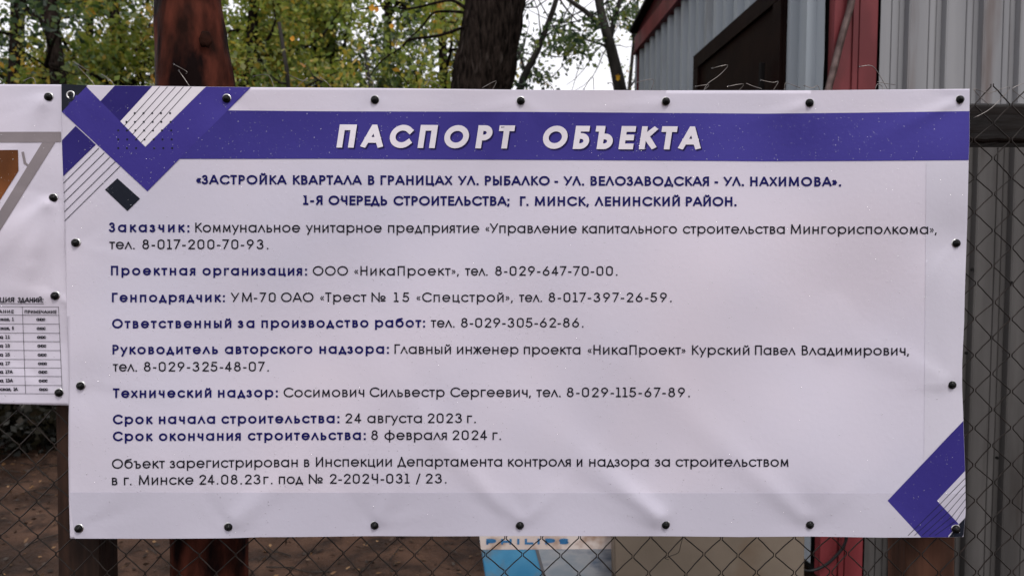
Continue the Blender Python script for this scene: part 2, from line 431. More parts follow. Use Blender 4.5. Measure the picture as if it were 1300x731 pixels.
Yt = 4.2
M['yellow_leaf0'] = mat('orange_leaf', (.5, .2, .02, 1), (.65, .34, .04, 1), scale=20, rough=.5, trans=.35)
bp = smooth_path(path_px([(578, 606), (592, 300), (600, 180), (610.5, 110), (630, 0), (652, -130), (668, -320)], Yt), 12)
bz = bp[0].z
base = bp[0]
root = empty("leaning_tree", (base.x, Yt, ground_z(base.x, Yt)), "thick dark rough-barked tree trunk leaning right above the middle of the banner", "tree")
rad = [.243 * (1.5 - .5 * min(1, i / 12)) * (1 - .12 * i / len(bp)) for i in range(len(bp))]
vs, fs = tube(bp, rad, 90)
vv = []
for v in vs:
    a = Vector((v.x * 16, v.y * 16, v.z * 2.3)); r = noise.noise(a) * .026 + noise.noise(a * 2.3) * .016
    c = min(bp, key=lambda q: abs(q.z - v.z)); d = Vector((v.x - c.x, v.y - c.y, 0))
    vv.append(v + d.normalized() * r if d.length > 1e-4 else v)
mesh_obj("trunk", vv, fs, M['bark'], root, smooth=True)
br = []
for pl, r in [([(590, 10), (574, 1), (555, 4), (520, 12), (485, 9), (450, 15)], .014),
              ([(588, 16), (565, 15), (549, 18), (536, 35), (520, 50), (500, 70)], .012),
              ([(600, 30), (560, 45), (521, 51), (510, 61), (485, 78), (470, 98)], .013),
              ([(660, -20), (700, -10), (720, 14), (735, 30)], .012)]:
    P = smooth_path(path_px(pl, Yt - .1), 4)
    P = [p + Vector((0, -.02 * i / len(P), 0)) for i, p in enumerate(P)]
    br.append(tube(P, [r * (1 - .75 * i / len(P)) for i in range(len(P))], 6))
vs, fs = join(br); mesh_obj("branch", vs, fs, M['bark'], root, smooth=True)
cs = [at(random.uniform(430, 575), random.uniform(-30, 108), Yt + random.uniform(-.4, .5)) for _ in range(46)]
leaf_cloud("crown", cs, [.14] * len(cs), [9] * len(cs), .06, [random.uniform(.2, .8) for _ in cs], M['leaf_a'], root, droop=.5)
for a_, b_, s_ in [(472, 11, .028), (478, 13, .022), (497, 34, .02), (371, 50, .022)]:
    c = at(a_, b_, Yt - .15); v0 = [c, c + Vector((s_ * .8, 0, s_ * .5)), c + Vector((s_ * .2, 0, s_ * 1.2)), c + Vector((-s_ * .9, 0, s_ * .4)), c + Vector((-s_ * .2, -.01, -s_ * .9)), c + Vector((s_ * .7, 0, -s_ * .5))]
    mesh_obj("leaf", v0, [(0, 1, 2), (0, 2, 3), (0, 3, 4), (0, 4, 5), (0, 5, 1)], M['yellow_leaf0'], root)
rebase(root)

# forked thin tree against the sky and a slimmer stem beside it
def thin_tree(label, Y, stems, leafbox, nclump, tint):
    P0 = at(*stems[0][0][0], Y); g = ground_z(P0.x, Y) - .03
    base = Vector((P0.x + .12, Y, g))
    root = empty("thin_tree", base, label, "tree", "thin trees against the white sky")
    parts = []
    for k, (pl, r0, r1) in enumerate(stems):
        pts = path_px(pl, Y)
        if k == 0: pts = [base] + pts
        P = smooth_path(pts, 6)
        parts.append(tube(P, [r0 + (r1 - r0) * i / (len(P) - 1) for i in range(len(P))], 8))
    for _ in range(26):                                # fine twigs
        pl, r0, r1 = random.choice(stems); a = at(*random.choice(pl), Y)
        lp, lr = limb(a, (random.gauss(0, 1), random.gauss(0, .5), random.gauss(.2, .6)), random.uniform(.3, .8), .008, steps=5)
        parts.append(tube(lp, lr, 4))
    vs, fs = join(parts); mesh_obj("trunk", vs, fs, M['bark2'], root, smooth=True)
    cs = []
    for _ in range(nclump):
        bx = random.choice(leafbox)
        cs.append(at(random.uniform(bx[0], bx[2]), random.uniform(bx[1], bx[3]), Y + random.uniform(-.5, .6)))
    leaf_cloud("crown", cs, [random.uniform(.06, .2) for _ in cs], [random.randint(5, 16) for _ in cs], .062,
               [min(1, max(0, random.gauss(tint, .2))) for _ in cs], M['leaf_b'], root, droop=.6)
    rebase(root)

thin_tree("forked thin tree against the white sky left of the corrugated building", 6.4,
          [([(800, 190), (787, 112), (782, 88), (774, 55), (768, 35), (760, 0), (752, -60), (748, -160)], .085, .03),
           ([(774, 52), (777, 38), (781, 20), (787, 0), (797, -50)], .034, .02),
           ([(768, 36), (757, 27), (742, 14), (722, 0), (700, -20)], .036, .02),
           ([(771, 62), (765, 57), (755, 54), (742, 50), (722, 40)], .018, .006)],
          [(700, -30, 770, 70), (655, 40, 735, 75), (752, 0, 800, 30), (796, 10, 808, 30)], 58, .3)
thin_tree("slender dark stem close to the right side of the thick leaning trunk", 5.6,
          [([(640, 200), (661, 112), (668, 92), (682, 65), (694, 35), (706, 0), (716, -50), (730, -140)], .045, .018),
           ([(668, 94), (660, 70), (655, 45), (662, 10)], .015, .005),
           ([(688, 50), (705, 38), (730, 28), (752, 20)], .010, .004)],
          [(652, -20, 720, 108), (655, 80, 695, 112), (690, 30, 760, 60), (715, 45, 745, 75)], 80, .3)

def stuck_leaf(px, py, Y, sz, parent):
    c = at(px, py, Y); pl = [(0, -1), (.45, -.55), (.4, 0), (.6, .35), (.1, .3), (0, .8), (-.2, .3), (-.65, .45), (-.4, -.1), (-.5, -.6)]
    vs = [c] + [c + Vector((x * sz, -.006 + .006 * math.sin(i * 2.1), y * sz)) for i, (x, y) in enumerate(pl)]
    fs = [(0, i + 1, (i + 1) % len(pl) + 1) for i in range(len(pl))]
    return mesh_obj("leaf", vs, fs, M['yellow_leaf'], parent)
M['yellow_leaf'] = mat("yellow_leaf", (.55, .27, .02, 1), (.75, .45, .05, 1), scale=20, rough=.5, trans=.35)
fk = next(o for o in bpy.data.objects if o.name == "thin_tree")
lf = stuck_leaf(784.5, 98, 6.25, .045, fk); lf["label"] = "single yellow leaf stuck on the thin trunk"; rebase(fk)
# a few birch twigs with tiny leaves right of the forked tree
p = at(812, 340, 9.0)
tree("far_birch", "pale sparse birch showing only fine twigs beside the building roof", p.x - .1, 9.0, 5.6, .05, 'leaf_a', 2.6, 5.2, 1.0, 12, 7, .05, .5,
     None, m_bark='bark2', crad=.3)

# ------------------------------------------------------------------ corrugated site building
Nn = at(1046, 340, 2.18); Ff = at(810, 340, 6.12)
N0 = Vector((Nn.x, Nn.y, 0)); F0 = Vector((Ff.x, Ff.y, 0))
U = (F0 - N0).normalized(); LEN = (F0 - N0).length
OUT = Vector((-U.y, U.x, 0))
if OUT.x > 0: OUT = -OUT
VR = -OUT                                    # to the right along the front
FR = -U                                      # towards the viewer
def ray(px, py):
    return (C2 * FPX + C0 * (px - 650.0) - C1 * (py - 365.5))
def wall_s(px, off=0.0):
    d = ray(px, 340); o = N0 + OUT * off
    t = (o - CAM).dot(OUT) / d.dot(OUT); p = CAM + d * t
    return (p - N0).dot(U)
def wall_pt(px, py, off=0.0):
    d = ray(px, py); t = (N0 + OUT * off - CAM).dot(OUT) / d.dot(OUT)
    return CAM + d * t
def front_s(px, off=0.0):
    d = ray(px, 340); t = (N0 + FR * off - CAM).dot(FR) / d.dot(FR)
    return (CAM + d * t - N0).dot(VR)

zb = wall_pt(810, 71).z                      # lower edge of the roof beam
zt = wall_pt(809.5, 46).z
root = empty("corrugated_building", N0 + VR * 1.2 + U * (LEN / 2), "grey corrugated sheet metal building with red corner post and roof beam at upper right", "building")

def corrugated(name, o, ux, un, s0, s1, z0, z1, prof, period, m, parent, jag=0.0):
    """prof: list of (fraction of period, depth)"""
    pts = []; k0 = math.floor(s0 / period); s = k0 * period
    while s < s1:
        for f, dd in prof:
            q = s + f * period
            if s0 <= q <= s1: pts.append((q, dd))
        s += period
    pts = [(s0, pts[0][1])] + pts + [(s1, pts[-1][1])]
    zs = list(np.linspace(z0, z1, 14)); vs = []; fs = []
    for j, z in enumerate(zs):
        for i, (q, dd) in enumerate(pts):
            wob = .0022 * noise.noise(Vector((q * 4, z * 1.7, s0)))
            qq = q
            if jag and i == 0: qq += jag * noise.noise(Vector((z * 14, 1, 1)))
            vs.append(o + ux * qq + un * (dd + wob) + EZ * z)
    n = len(pts)
    for j in range(len(zs) - 1):
        for i in range(n - 1): fs.append((j * n + i, j * n + i + 1, (j + 1) * n + i + 1, (j + 1) * n + i))
    ob = mesh_obj(name, vs, fs, m, parent)
    md = ob.modifiers.new("thickness", 'SOLIDIFY'); md.thickness = .0015; md.offset = -1
    return ob
P_SIDE = [(0, 0), (.50, 0), (.56, .045), (.86, .045), (.92, 0)]
P_FRONT = [(0, .030), (.025, .033), (.05, .030), (.50, .030), (.52, .020), (.535, .020), (.55, .026), (.68, .026), (.72, 0), (.80, 0), (.81, .004), (.83, .004), (.84, 0), (.95, 0), (.985, .030)]
per = .2
ns = 4
edges_s = np.linspace(0.012, LEN - .02, ns + 1)
for k in range(ns):
    a, b = edges_s[k], edges_s[k + 1] + .03
    corrugated("wall_sheet", N0 + OUT * (.012 + .002 * (k % 2)), U, OUT, a, b, .05, zb + .02, P_SIDE, per, M['steel'], root, jag=.02 if k == 0 else 0)
FW = 3.2
s_post = front_s(1104)
fe = np.linspace(s_post, FW, 4)
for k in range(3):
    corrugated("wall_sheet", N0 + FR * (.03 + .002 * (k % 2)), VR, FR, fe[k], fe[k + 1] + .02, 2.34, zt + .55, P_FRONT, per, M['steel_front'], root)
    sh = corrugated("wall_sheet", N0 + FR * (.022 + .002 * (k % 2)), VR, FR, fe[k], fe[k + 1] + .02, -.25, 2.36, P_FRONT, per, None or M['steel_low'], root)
    sh["label"] = "darker lower corrugated sheet"
# solid core so nothing shows through
vs, fs = boxvf(N0 + VR * .01 - FR * .01, VR, U, EZ, FW, LEN - .06, zt - .06)
mesh_obj("wall_core", vs, fs, M['gasket'], root)
# corner post: channel with two lips
pw = s_post - .006
bev_box("corner_post", N0 + FR * .0 + VR * .004, VR, FR, EZ, pw - .004, .045, zt + .3, M['red'], root, .004)
bev_box("post_lip", N0 + FR * .045 + VR * .006, VR, FR, EZ, pw * .36, .010, zt + .3, M['red'], root, .003)
bev_box("post_lip", N0 + FR * .045 + VR * (pw * .44), VR, FR, EZ, pw * .12, .0095, zt + .3, M['red'], root, .002)
bev_box("post_lip", N0 + FR * .045 + VR * (pw * .58), VR, FR, EZ, pw * .40, .010, zt + .3, M['red'], root, .003)
bev_box("corner_post", N0 + U * (LEN - .05) + OUT * .0, U, OUT, EZ, .05, .05, zb, M['red'], root, .003)["label"] = "slim far corner post"
# side beam and sloping roof edge
bh = .17
bev_box("roof_beam", N0 + EZ * zb + FR * .1, U, OUT, EZ, LEN + .1, .075, bh, M['red'], root, .005)
bev_box("roof_beam", N0 + EZ * (zb - .012) + FR * .1 + OUT * .0, U, OUT, EZ, LEN + .11, .095, .014, M['red'], root, .003)["label"] = "bottom flange of the roof beam"
def wedge(name, a0, z0a, z0b, z1a, z1b, th, m, off):
    o = N0 + OUT * off
    A = o + FR * .12; B = o + U * (LEN + .03)
    q = [A + EZ * z0a, B + EZ * z0b, B + EZ * z1b, A + EZ * z1a]
    vs = q + [v + OUT * th for v in q]
    fs = [(0, 1, 2, 3), (7, 6, 5, 4), (0, 4, 5, 1), (1, 5, 6, 2), (2, 6, 7, 3), (3, 7, 4, 0)]
    return mesh_obj(name, vs, fs, m, root)
slope = .16
wedge("gable_fascia", 0, zb + bh, zb + bh, zb + bh + .05 + slope * LEN, zb + bh + .05, .05, M['red_dark'], .0)
wedge("roof_edge", 0, zb + bh + .05 + slope * LEN, zb + bh + .05, zb + bh + .09 + slope * LEN, zb + bh + .09, .12, M['gasket'], .0)
A = zb + bh + .05
q = [N0 + FR * .1 + EZ * (A + slope * LEN), N0 + FR * .1 + VR * FW + EZ * (A + slope * LEN), N0 + U * LEN + VR * FW + EZ * A, N0 + U * LEN + EZ * A]
vs = q + [v + EZ * .04 for v in q]
mesh_obj("roof", vs, [(3, 2, 1, 0), (4, 5, 6, 7), (0, 1, 5, 4), (1, 2, 6, 5), (2, 3, 7, 6), (3, 0, 4, 7)], M['red_dark'], root)
# dark brown metal door in the side wall
sa, sb = wall_s(992, .07), wall_s(881, .07); zd = wall_pt(881, 74, .07).z
dr = bev_box("door", N0 + U * sa + OUT * .03, U, OUT, EZ, sb - sa, .048, zd, M['door'], root, .003)
fw = .11
for nm, s0, s1, z0, z1 in (("door_frame", sa, sb, zd - fw, zd), ("door_frame", sa, sa + fw, .1, zd - fw - .002), ("door_frame", sb - fw, sb, .1, zd - fw - .002)):
    f = bev_box(nm, N0 + U * s0 + OUT * .0785 + EZ * z0, U, OUT, EZ, s1 - s0, .02, z1 - z0, M['door'], dr, .003)
hp = wall_pt(973, 100, .1) + OUT * .012
f = bev_box("handle", hp - EZ * .25 + OUT * .0, U, OUT, EZ, .03, .03, .34, M['gasket'], dr, .006)
# flexible conduit on the corner post
pc = N0 + FR * .085
def front_pt(px, py, off=.085):
    d = ray(px, py); t = (N0 + FR * off - CAM).dot(FR) / d.dot(FR); return CAM + d * t
hp = smooth_path([front_pt(a, b) for a, b in [(1083, -60), (1080, -10), (1077, 12), (1070, 38), (1064, 62), (1058, 88), (1052, 112), (1048, 140), (1046, 190)]], 16)
dense = []
for i in range(len(hp) - 1):
    for s in range(3): dense.append(hp[i].lerp(hp[i + 1], s / 3))
rad = [.0145 + (.0040 if i % 2 else 0) for i in range(len(dense))]
vs, fs = tube(dense, rad, 10); mesh_obj("conduit", vs, fs, M['hose'], root, smooth=True)
# black cable looping past the foot of the red post
hp = smooth_path([front_pt(a, b, .09) for a, b in [(1005, 718), (1022, 722), (1040, 724), (1058, 716), (1071, 704), (1080, 692), (1084, 676), (1080, 655)]], 6)
vs, fs = tube(hp, .0075, 8); mesh_obj("cable", vs, fs, M['cable'], root, smooth=True)
# rusty bolts on the lower sheets
for a, b in [(1231, 445), (1287, 355), (1272, 577), (1237, 339)]:
    c = front_pt(a, b, .052); vs, fs = tube([c, c + FR * .008], .008, 8)
    mesh_obj("bolt", vs, fs, M['cap'], root)
rebase(root)
for ch in dr.children: ch.matrix_parent_inverse = Matrix.Identity(4)
LEANB = Matrix.Rotation(R(.9), 3, 'Y'); PV = Vector((N0.x, N0.y, 2.45))
root.location = PV + LEANB @ (root.location - PV); root.rotation_euler = (0, R(.9), 0)
# ------------------------------------------------------------------ posts, pole and rail of the fence
FY = 0.015                                           # plane of the wire mesh
def wood_post(name, label, cat, pl, Y, rads, m, seg=20, lump=.004, lsc=18, squash=1.0, group=None, ground=True):
    pts = path_px(pl, Y)
    if ground:
        d = (pts[-1] - pts[-2]); t = (pts[-1].z + .1) / -d.z if d.z < 0 else 0
        pts.append(pts[-1] + d * t); rads = list(rads) + [rads[-1]]
    P = []; RR = []
    for i in range(len(pts) - 1):
        for s in range(10):
            t = s / 10; P.append(pts[i].lerp(pts[i + 1], t)); e = t * t * (3 - 2 * t); RR.append(rads[i] * (1 - e) + rads[i + 1] * e)
    P.append(pts[-1]); RR.append(rads[-1])
    vs, fs = tube(P, RR, seg)
    out = []
    for k, v in enumerate(vs):
        c = P[k // seg]; d = v - c
        a = Vector((v.x * lsc, v.y * lsc, v.z * lsc * .22))
        out.append(c + d * (1 + (noise.noise(a) + .5 * noise.noise(a * 2.7)) * lump / max(.01, RR[k // seg])) * Vector((1, 1, 1)))
    base = P[-1] if P[-1].z < P[0].z else P[0]
    o = mesh_obj(name, [v - base for v in out], fs, m, smooth=True); o.location = base
    tag(o, label, cat, group); return o

pp = 1.6416 / FPX
def interp0(y): return 240 + (8 * y / 105 if y < 105 else 8 + 18 * (y - 105) / 578)
def interpr(y): return 39.5 + (7 * min(1, y / 105))
Yl = .16; k1 = (Yl + 1.6416) / FPX
wood_post("log_pole", "reddish stripped log pole rising behind the banner, with dark knots", "pole",
          [(234, -420), (239, -60), (240, 0), (244, 45), (248, 105), (252, 300), (266, 683), (267, 731)], Yl,
          [35 * k1, 38 * k1, 39.5 * k1, 43 * k1, 46.5 * k1, 46 * k1, 46.5 * k1, 46.5 * k1], M['log'], seg=40, lump=.006, lsc=14)
lp_ = next(o for o in bpy.data.objects if o.name == "log_pole")
M['knot'] = mat("dark_knot", (.004, .002, .0015, 1), (.025, .008, .005, 1), scale=30, rough=.6, spec=.03, bump=.004, bscale=50)
for (a_, b_, w_, h_) in [(261, 50, 7, 10), (214, 62, 4, 18)]:
    t_ = (a_ - interp0(b_)) * k1; rr_ = interpr(b_) * k1; dy_ = math.sqrt(max(0, rr_ ** 2 - t_ ** 2))
    c_ = at(a_, b_, Yl - dy_ + .002); bm = bmesh.new(); bmesh.ops.create_icosphere(bm, subdivisions=3, radius=1)
    ny_ = Vector((t_, -dy_, 0)).normalized(); q_ = ny_.to_track_quat('-Y', 'Z').to_matrix()
    for v in bm.verts:
        n_ = 1 + .35 * noise.noise(v.co * 1.7 + Vector((a_, b_, 0)))
        v.co = c_ - lp_.location + q_ @ Vector((v.co.x * w_ * k1 * n_, v.co.y * .0028, v.co.z * h_ * k1 * n_))
    bm_obj("knot", bm, M['knot'], lp_, smooth=True)
# square sawn posts
def sawn_post(label, pl_left, pl_right, Y, depth, m):
    (x0, y0), (x1, y1) = pl_left; (x2, y2), (x3, y3) = pl_right
    tl, bl, tr_, br_ = at(x0, y0, Y), at(x1, y1, Y), at(x2, y2, Y), at(x3, y3, Y)
    def toz(a, b): 
        d = b - a; t = (-.1 - a.z) / d.z; return a + d * t
    bl, br_ = toz(tl, bl), toz(tr_, br_)
    bm = bmesh.new(); n = 26; rows = []
    for i in range(n + 1):
        t = i / n; a = tl.lerp(bl, t); b = tr_.lerp(br_, t)
        w1 = .0025 * noise.noise(Vector((i * .6, x0, 0))); w2 = .0025 * noise.noise(Vector((i * .6, x0, 5)))
        rows.append([bm.verts.new(v) for v in (a + EX * w1, b + EX * w2, b + EX * w2 + EY * depth, a + EX * w1 + EY * depth)])
    for i in range(n):
        for k in range(4):
            bm.faces.new([rows[i][k], rows[i][(k + 1) % 4], rows[i + 1][(k + 1) % 4], rows[i + 1][k]])
    bm.faces.new(rows[0]); bm.faces.new(rows[-1][::-1])
    bmesh.ops.recalc_face_normals(bm, faces=bm.faces)
    ed = [e for e in bm.edges if abs((e.verts[0].co - e.verts[1].co).normalized().z) > .9]
    bmesh.ops.bevel(bm, geom=ed, offset=.006, segments=2, affect='EDGES', profile=.5)
    base = Vector((bl.x, Y, 0)); bmesh.ops.translate(bm, verts=bm.verts, vec=-base)
    o = bm_obj("fence_post", bm, m); o.location = base
    tag(o, label, "post", "sawn fence posts"); return o
sawn_post("dark sawn wooden fence post under the seam between the two banners", ((64, 130), (73, 731)), ((120, 130), (126.5, 731)), .05, .085, M['dark_wood'])
sawn_post("brown sawn wooden fence post under the right end of the main banner", ((1152, 135), (1151, 731)), ((1218, 135), (1213, 731)), .05, .09, M['brown_wood'])
# horizontal rail behind the mesh at banner-top height
a = at(1100, 131, .055); b = at(1420, 131, .055)
h = 50 * (1.6416 + .055) / FPX
bm = bmesh.new(); rows = []
n = 40
for i in range(n + 1):
    t = i / n; p = a.lerp(b, t)
    w = .004 * noise.noise(Vector((i * .35, 1, 1))); w2 = .003 * noise.noise(Vector((i * .5, 4, 1)))
    rows.append([bm.verts.new(p + v) for v in (Vector((0, 0, w)), Vector((0, .075, w + .006)), Vector((0, .075, -h)), Vector((0, 0, -h + w2)))])
for i in range(n):
    for k in range(4): bm.faces.new([rows[i][k], rows[i][(k + 1) % 4], rows[i + 1][(k + 1) % 4], rows[i + 1][k]])
bm.faces.new(rows[0]); bm.faces.new(rows[-1][::-1]); bmesh.ops.recalc_face_normals(bm, faces=bm.faces)
bmesh.ops.bevel(bm, geom=[e for e in bm.edges if abs((e.verts[0].co - e.verts[1].co).normalized().x) > .9], offset=.009, segments=3, affect='EDGES', profile=.5)
bmesh.ops.translate(bm, verts=bm.verts, vec=-a)
o = bm_obj("fence_rail", bm, M['rail_wood']); o.location = a
tag(o, "wet black horizontal rail sticking out past the upper right corner of the banner", "rail")

# ------------------------------------------------------------------ chain-link mesh
def hsh(a, b, c):
    v = math.sin(a * 127.1 + b * 311.7 + c * 74.7) * 43758.5453
    return v - math.floor(v) - .5
PH = 22.9
def node(c, r):                                       # lattice node in photo pixels
    x = 642 + c * PH + 3.2 * noise.noise(Vector((c * .13, r * .2, 0))) + 3.0 * hsh(c, r, 1)
    y = 681 - r * 22.85 + 3.2 * noise.noise(Vector((c * .13, r * .2, 5))) + 2.8 * hsh(c, r, 2)
    return x, y
root = empty("chain_link_fence", (0, FY, 0), "rusty wet chain-link fence mesh that carries the banners", "fence")
ROWTOP = 25
cols_ = range(-42, 44)
for c in cols_:
    pts = []
    r = ROWTOP if 642 + c * PH > 1226 else ROWTOP - 1
    while r >= -23:
        left = ((c + r) % 2 == 0)
        cc = c if left else c + 1
        x, y = node(cc, r)
        sgn = 1 if left else -1
        p = at(x + sgn * 1.0, y, FY); p.y += (-.0016 if left else .0016)
        nl = ((c + r - 1) % 2 == 0); x2, y2 = node(c if nl else c + 1, r - 1)
        q = at(x2 + (1.0 if nl else -1.0), y2, FY)
        pts.append(p + EZ * .003); pts.append(p - EZ * .003)
        d = q - p; side = Vector((0, 0, 1)) * .0010 * (1 + .8 * hsh(c, r, 3))
        pts.append(p + d * .28 - side * .9); pts.append(p + d * .5 + Vector((0, .001, 0))); pts.append(p + d * .74 + side * .9)
        r -= 1
    vs, fs = tube(pts, .0014, 6)
    mesh_obj("wire", vs, fs, M['wire'], root, smooth=True)
ENDS = [[(94, 79), (110, 89), (113, 90)], [(100, 86), (117, 104), (121, 112)], [(221, 82), (237, 91), (236, 94)], [(227, 90), (240, 109), (243, 118)],
        [(366, 95), (385, 103), (390, 99), (375, 112)], [(407, 99), (414, 104), (421, 112)], [(322, 97), (341, 96), (350, 118)],
        [(463, 96), (473, 103), (474, 114)], [(540, 102), (548, 103), (562, 112)], [(545, 101), (540, 110)], [(612, 112), (630, 103), (624, 116)],
        [(741, 114), (752, 97), (754, 114)], [(772, 106), (777, 106), (780, 114)], [(808, 105), (829, 101), (827, 114)],
        [(904, 87), (924, 83), (913, 96), (899, 106), (893, 116)], [(883, 110), (900, 108), (892, 116)], [(924, 110), (944, 107), (937, 116)],
        [(947, 106), (957, 110), (967, 113)], [(966, 102), (981, 105), (988, 104), (981, 116)], [(996, 114), (997, 106), (1003, 107), (1016, 112)],
        [(1021, 109), (1031, 112), (1038, 109), (1041, 115)], [(1091, 85), (1107, 84), (1118, 98), (1128, 116)], [(1114, 104), (1124, 106), (1137, 108)],
        [(1111, 114), (1114, 107), (1120, 110), (1121, 115)], [(1236, 150), (1259, 137), (1282, 111), (1256, 118), (1237, 113), (1242, 121), (1256, 134)],
        [(1305, 104), (1286, 112), (1290, 118), (1302, 127)], [(30, 103), (42, 99), (47, 113)], [(130, 95), (142, 104), (146, 113)], [(690, 104), (700, 110), (704, 117)], [(867, 681), (864, 692), (861, 701), (849, 706), (844, 708), (849, 710)]]
for e in ENDS:
    P = smooth_path([at(x, y, FY - .002 * (i % 2)) for i, (x, y) in enumerate(e)], 4)
    vs, fs = tube(P, .00075, 6); mesh_obj("wire_end", vs, fs, M['wire'] if e[0][1] > 600 else M['wire_end'], root, smooth=True)
    c = P[0]; r = .0022
    bm = bmesh.new(); bmesh.ops.create_uvsphere(bm, u_segments=7, v_segments=5, radius=r, matrix=Matrix.Translation(c))
    if hsh(e[0][0], e[0][1], 4) > -.1: bm_obj("wire_end", bm, M['water'], root, smooth=True)
    else: bm.free()
rebase(root)
# ------------------------------------------------------------------ cartons leaning on the ground behind the mesh
def quad_print(name, pl, Y, m, parent, th=.0006):
    pts = [at(x, y, Y) for x, y in pl]
    vs = pts + [p + EY * th for p in pts]; n = len(pl)
    fs = [tuple(range(n))[::-1], tuple(range(n, 2 * n))] + [(i, (i + 1) % n, n + (i + 1) % n, n + i) for i in range(n)]
    o = mesh_obj(name, vs, fs, m, parent); return o
M['card_beige'] = mat("fibreboard", (.145, .118, .092, 1), (.18, .146, .115, 1), scale=4, rough=.8, bump=.001, bscale=60, c3=(.13, .09, .06, 1), scale3=2.5)
M['card_white'] = mat("soiled_white_card", (.60, .50, .46, 1), (.70, .62, .58, 1), scale=5, rough=.6, c3=(.36, .24, .18, 1), scale3=11, thr3=(.50, .66))
M['card_blue'] = mat("soiled_blue_card", (.05, .22, .40, 1), (.10, .31, .50, 1), scale=6, rough=.5, c3=(.16, .19, .21, 1), scale3=9, thr3=(.50, .70))
M['card_pic'] = mat("soiled_printed_picture", (.24, .28, .32, 1), (.42, .41, .42, 1), scale=7, stretch=(1, 1, 2.5), rough=.5, c3=(.09, .13, .19, 1), scale3=7, thr3=(.5, .66))
M['card_ink'] = mat("blue_letter_ink", (.045, .17, .36, 1), rough=.5)
M['card_line'] = mat("grey_print_line", (.13, .13, .14, 1), rough=.5)
def carton(label, pl, Y, depth, m, name):
    f = [at(x, y, Y) for x, y in pl]
    base = Vector(((f[0].x + f[1].x) / 2, Y, 0))
    f[2].z = f[3].z = -.02
    root = empty(name, base, label, "carton")
    vs = f + [v + EY * depth for v in f]
    bm = bmesh.new(); bv = [bm.verts.new(v) for v in vs]
    for q in [(0, 1, 2, 3), (7, 6, 5, 4), (0, 4, 5, 1), (1, 5, 6, 2), (2, 6, 7, 3), (3, 7, 4, 0)]: bm.faces.new([bv[i] for i in q])
    bmesh.ops.recalc_face_normals(bm, faces=bm.faces)
    bmesh.ops.bevel(bm, geom=list(bm.edges), offset=.004, segments=2, affect='EDGES')
    bm_obj("body", bm, m, root)
    return root
YA, YB = 1.36, 1.24
blue_box = carton("soiled blue and white printed carton below the middle of the banner", [(606.5, 671), (786, 671), (802, 841), (633, 841)], YA, .2, M['card_blue'], "printed_carton")
quad_print("white_stripe", [(608.2, 675), (786, 674), (787, 696.5), (610.5, 697.2)], YA - .0012, M['card_white'], blue_box)
quad_print("printed_picture", [(683, 697.4), (787, 696.7), (798, 800), (712, 800)], YA - .0012, M['card_pic'], blue_box)
quad_print("printed_line", [(679.5, 697.4), (683.5, 697.4), (713, 800), (708, 800)], YA - .0018, M['card_line'], blue_box)
beige = carton("plain beige fibreboard box below the banner, right of the blue carton", [(779.5, 671), (1022, 671), (1019, 850), (782, 850)], YB, .09, M['card_beige'], "beige_carton")

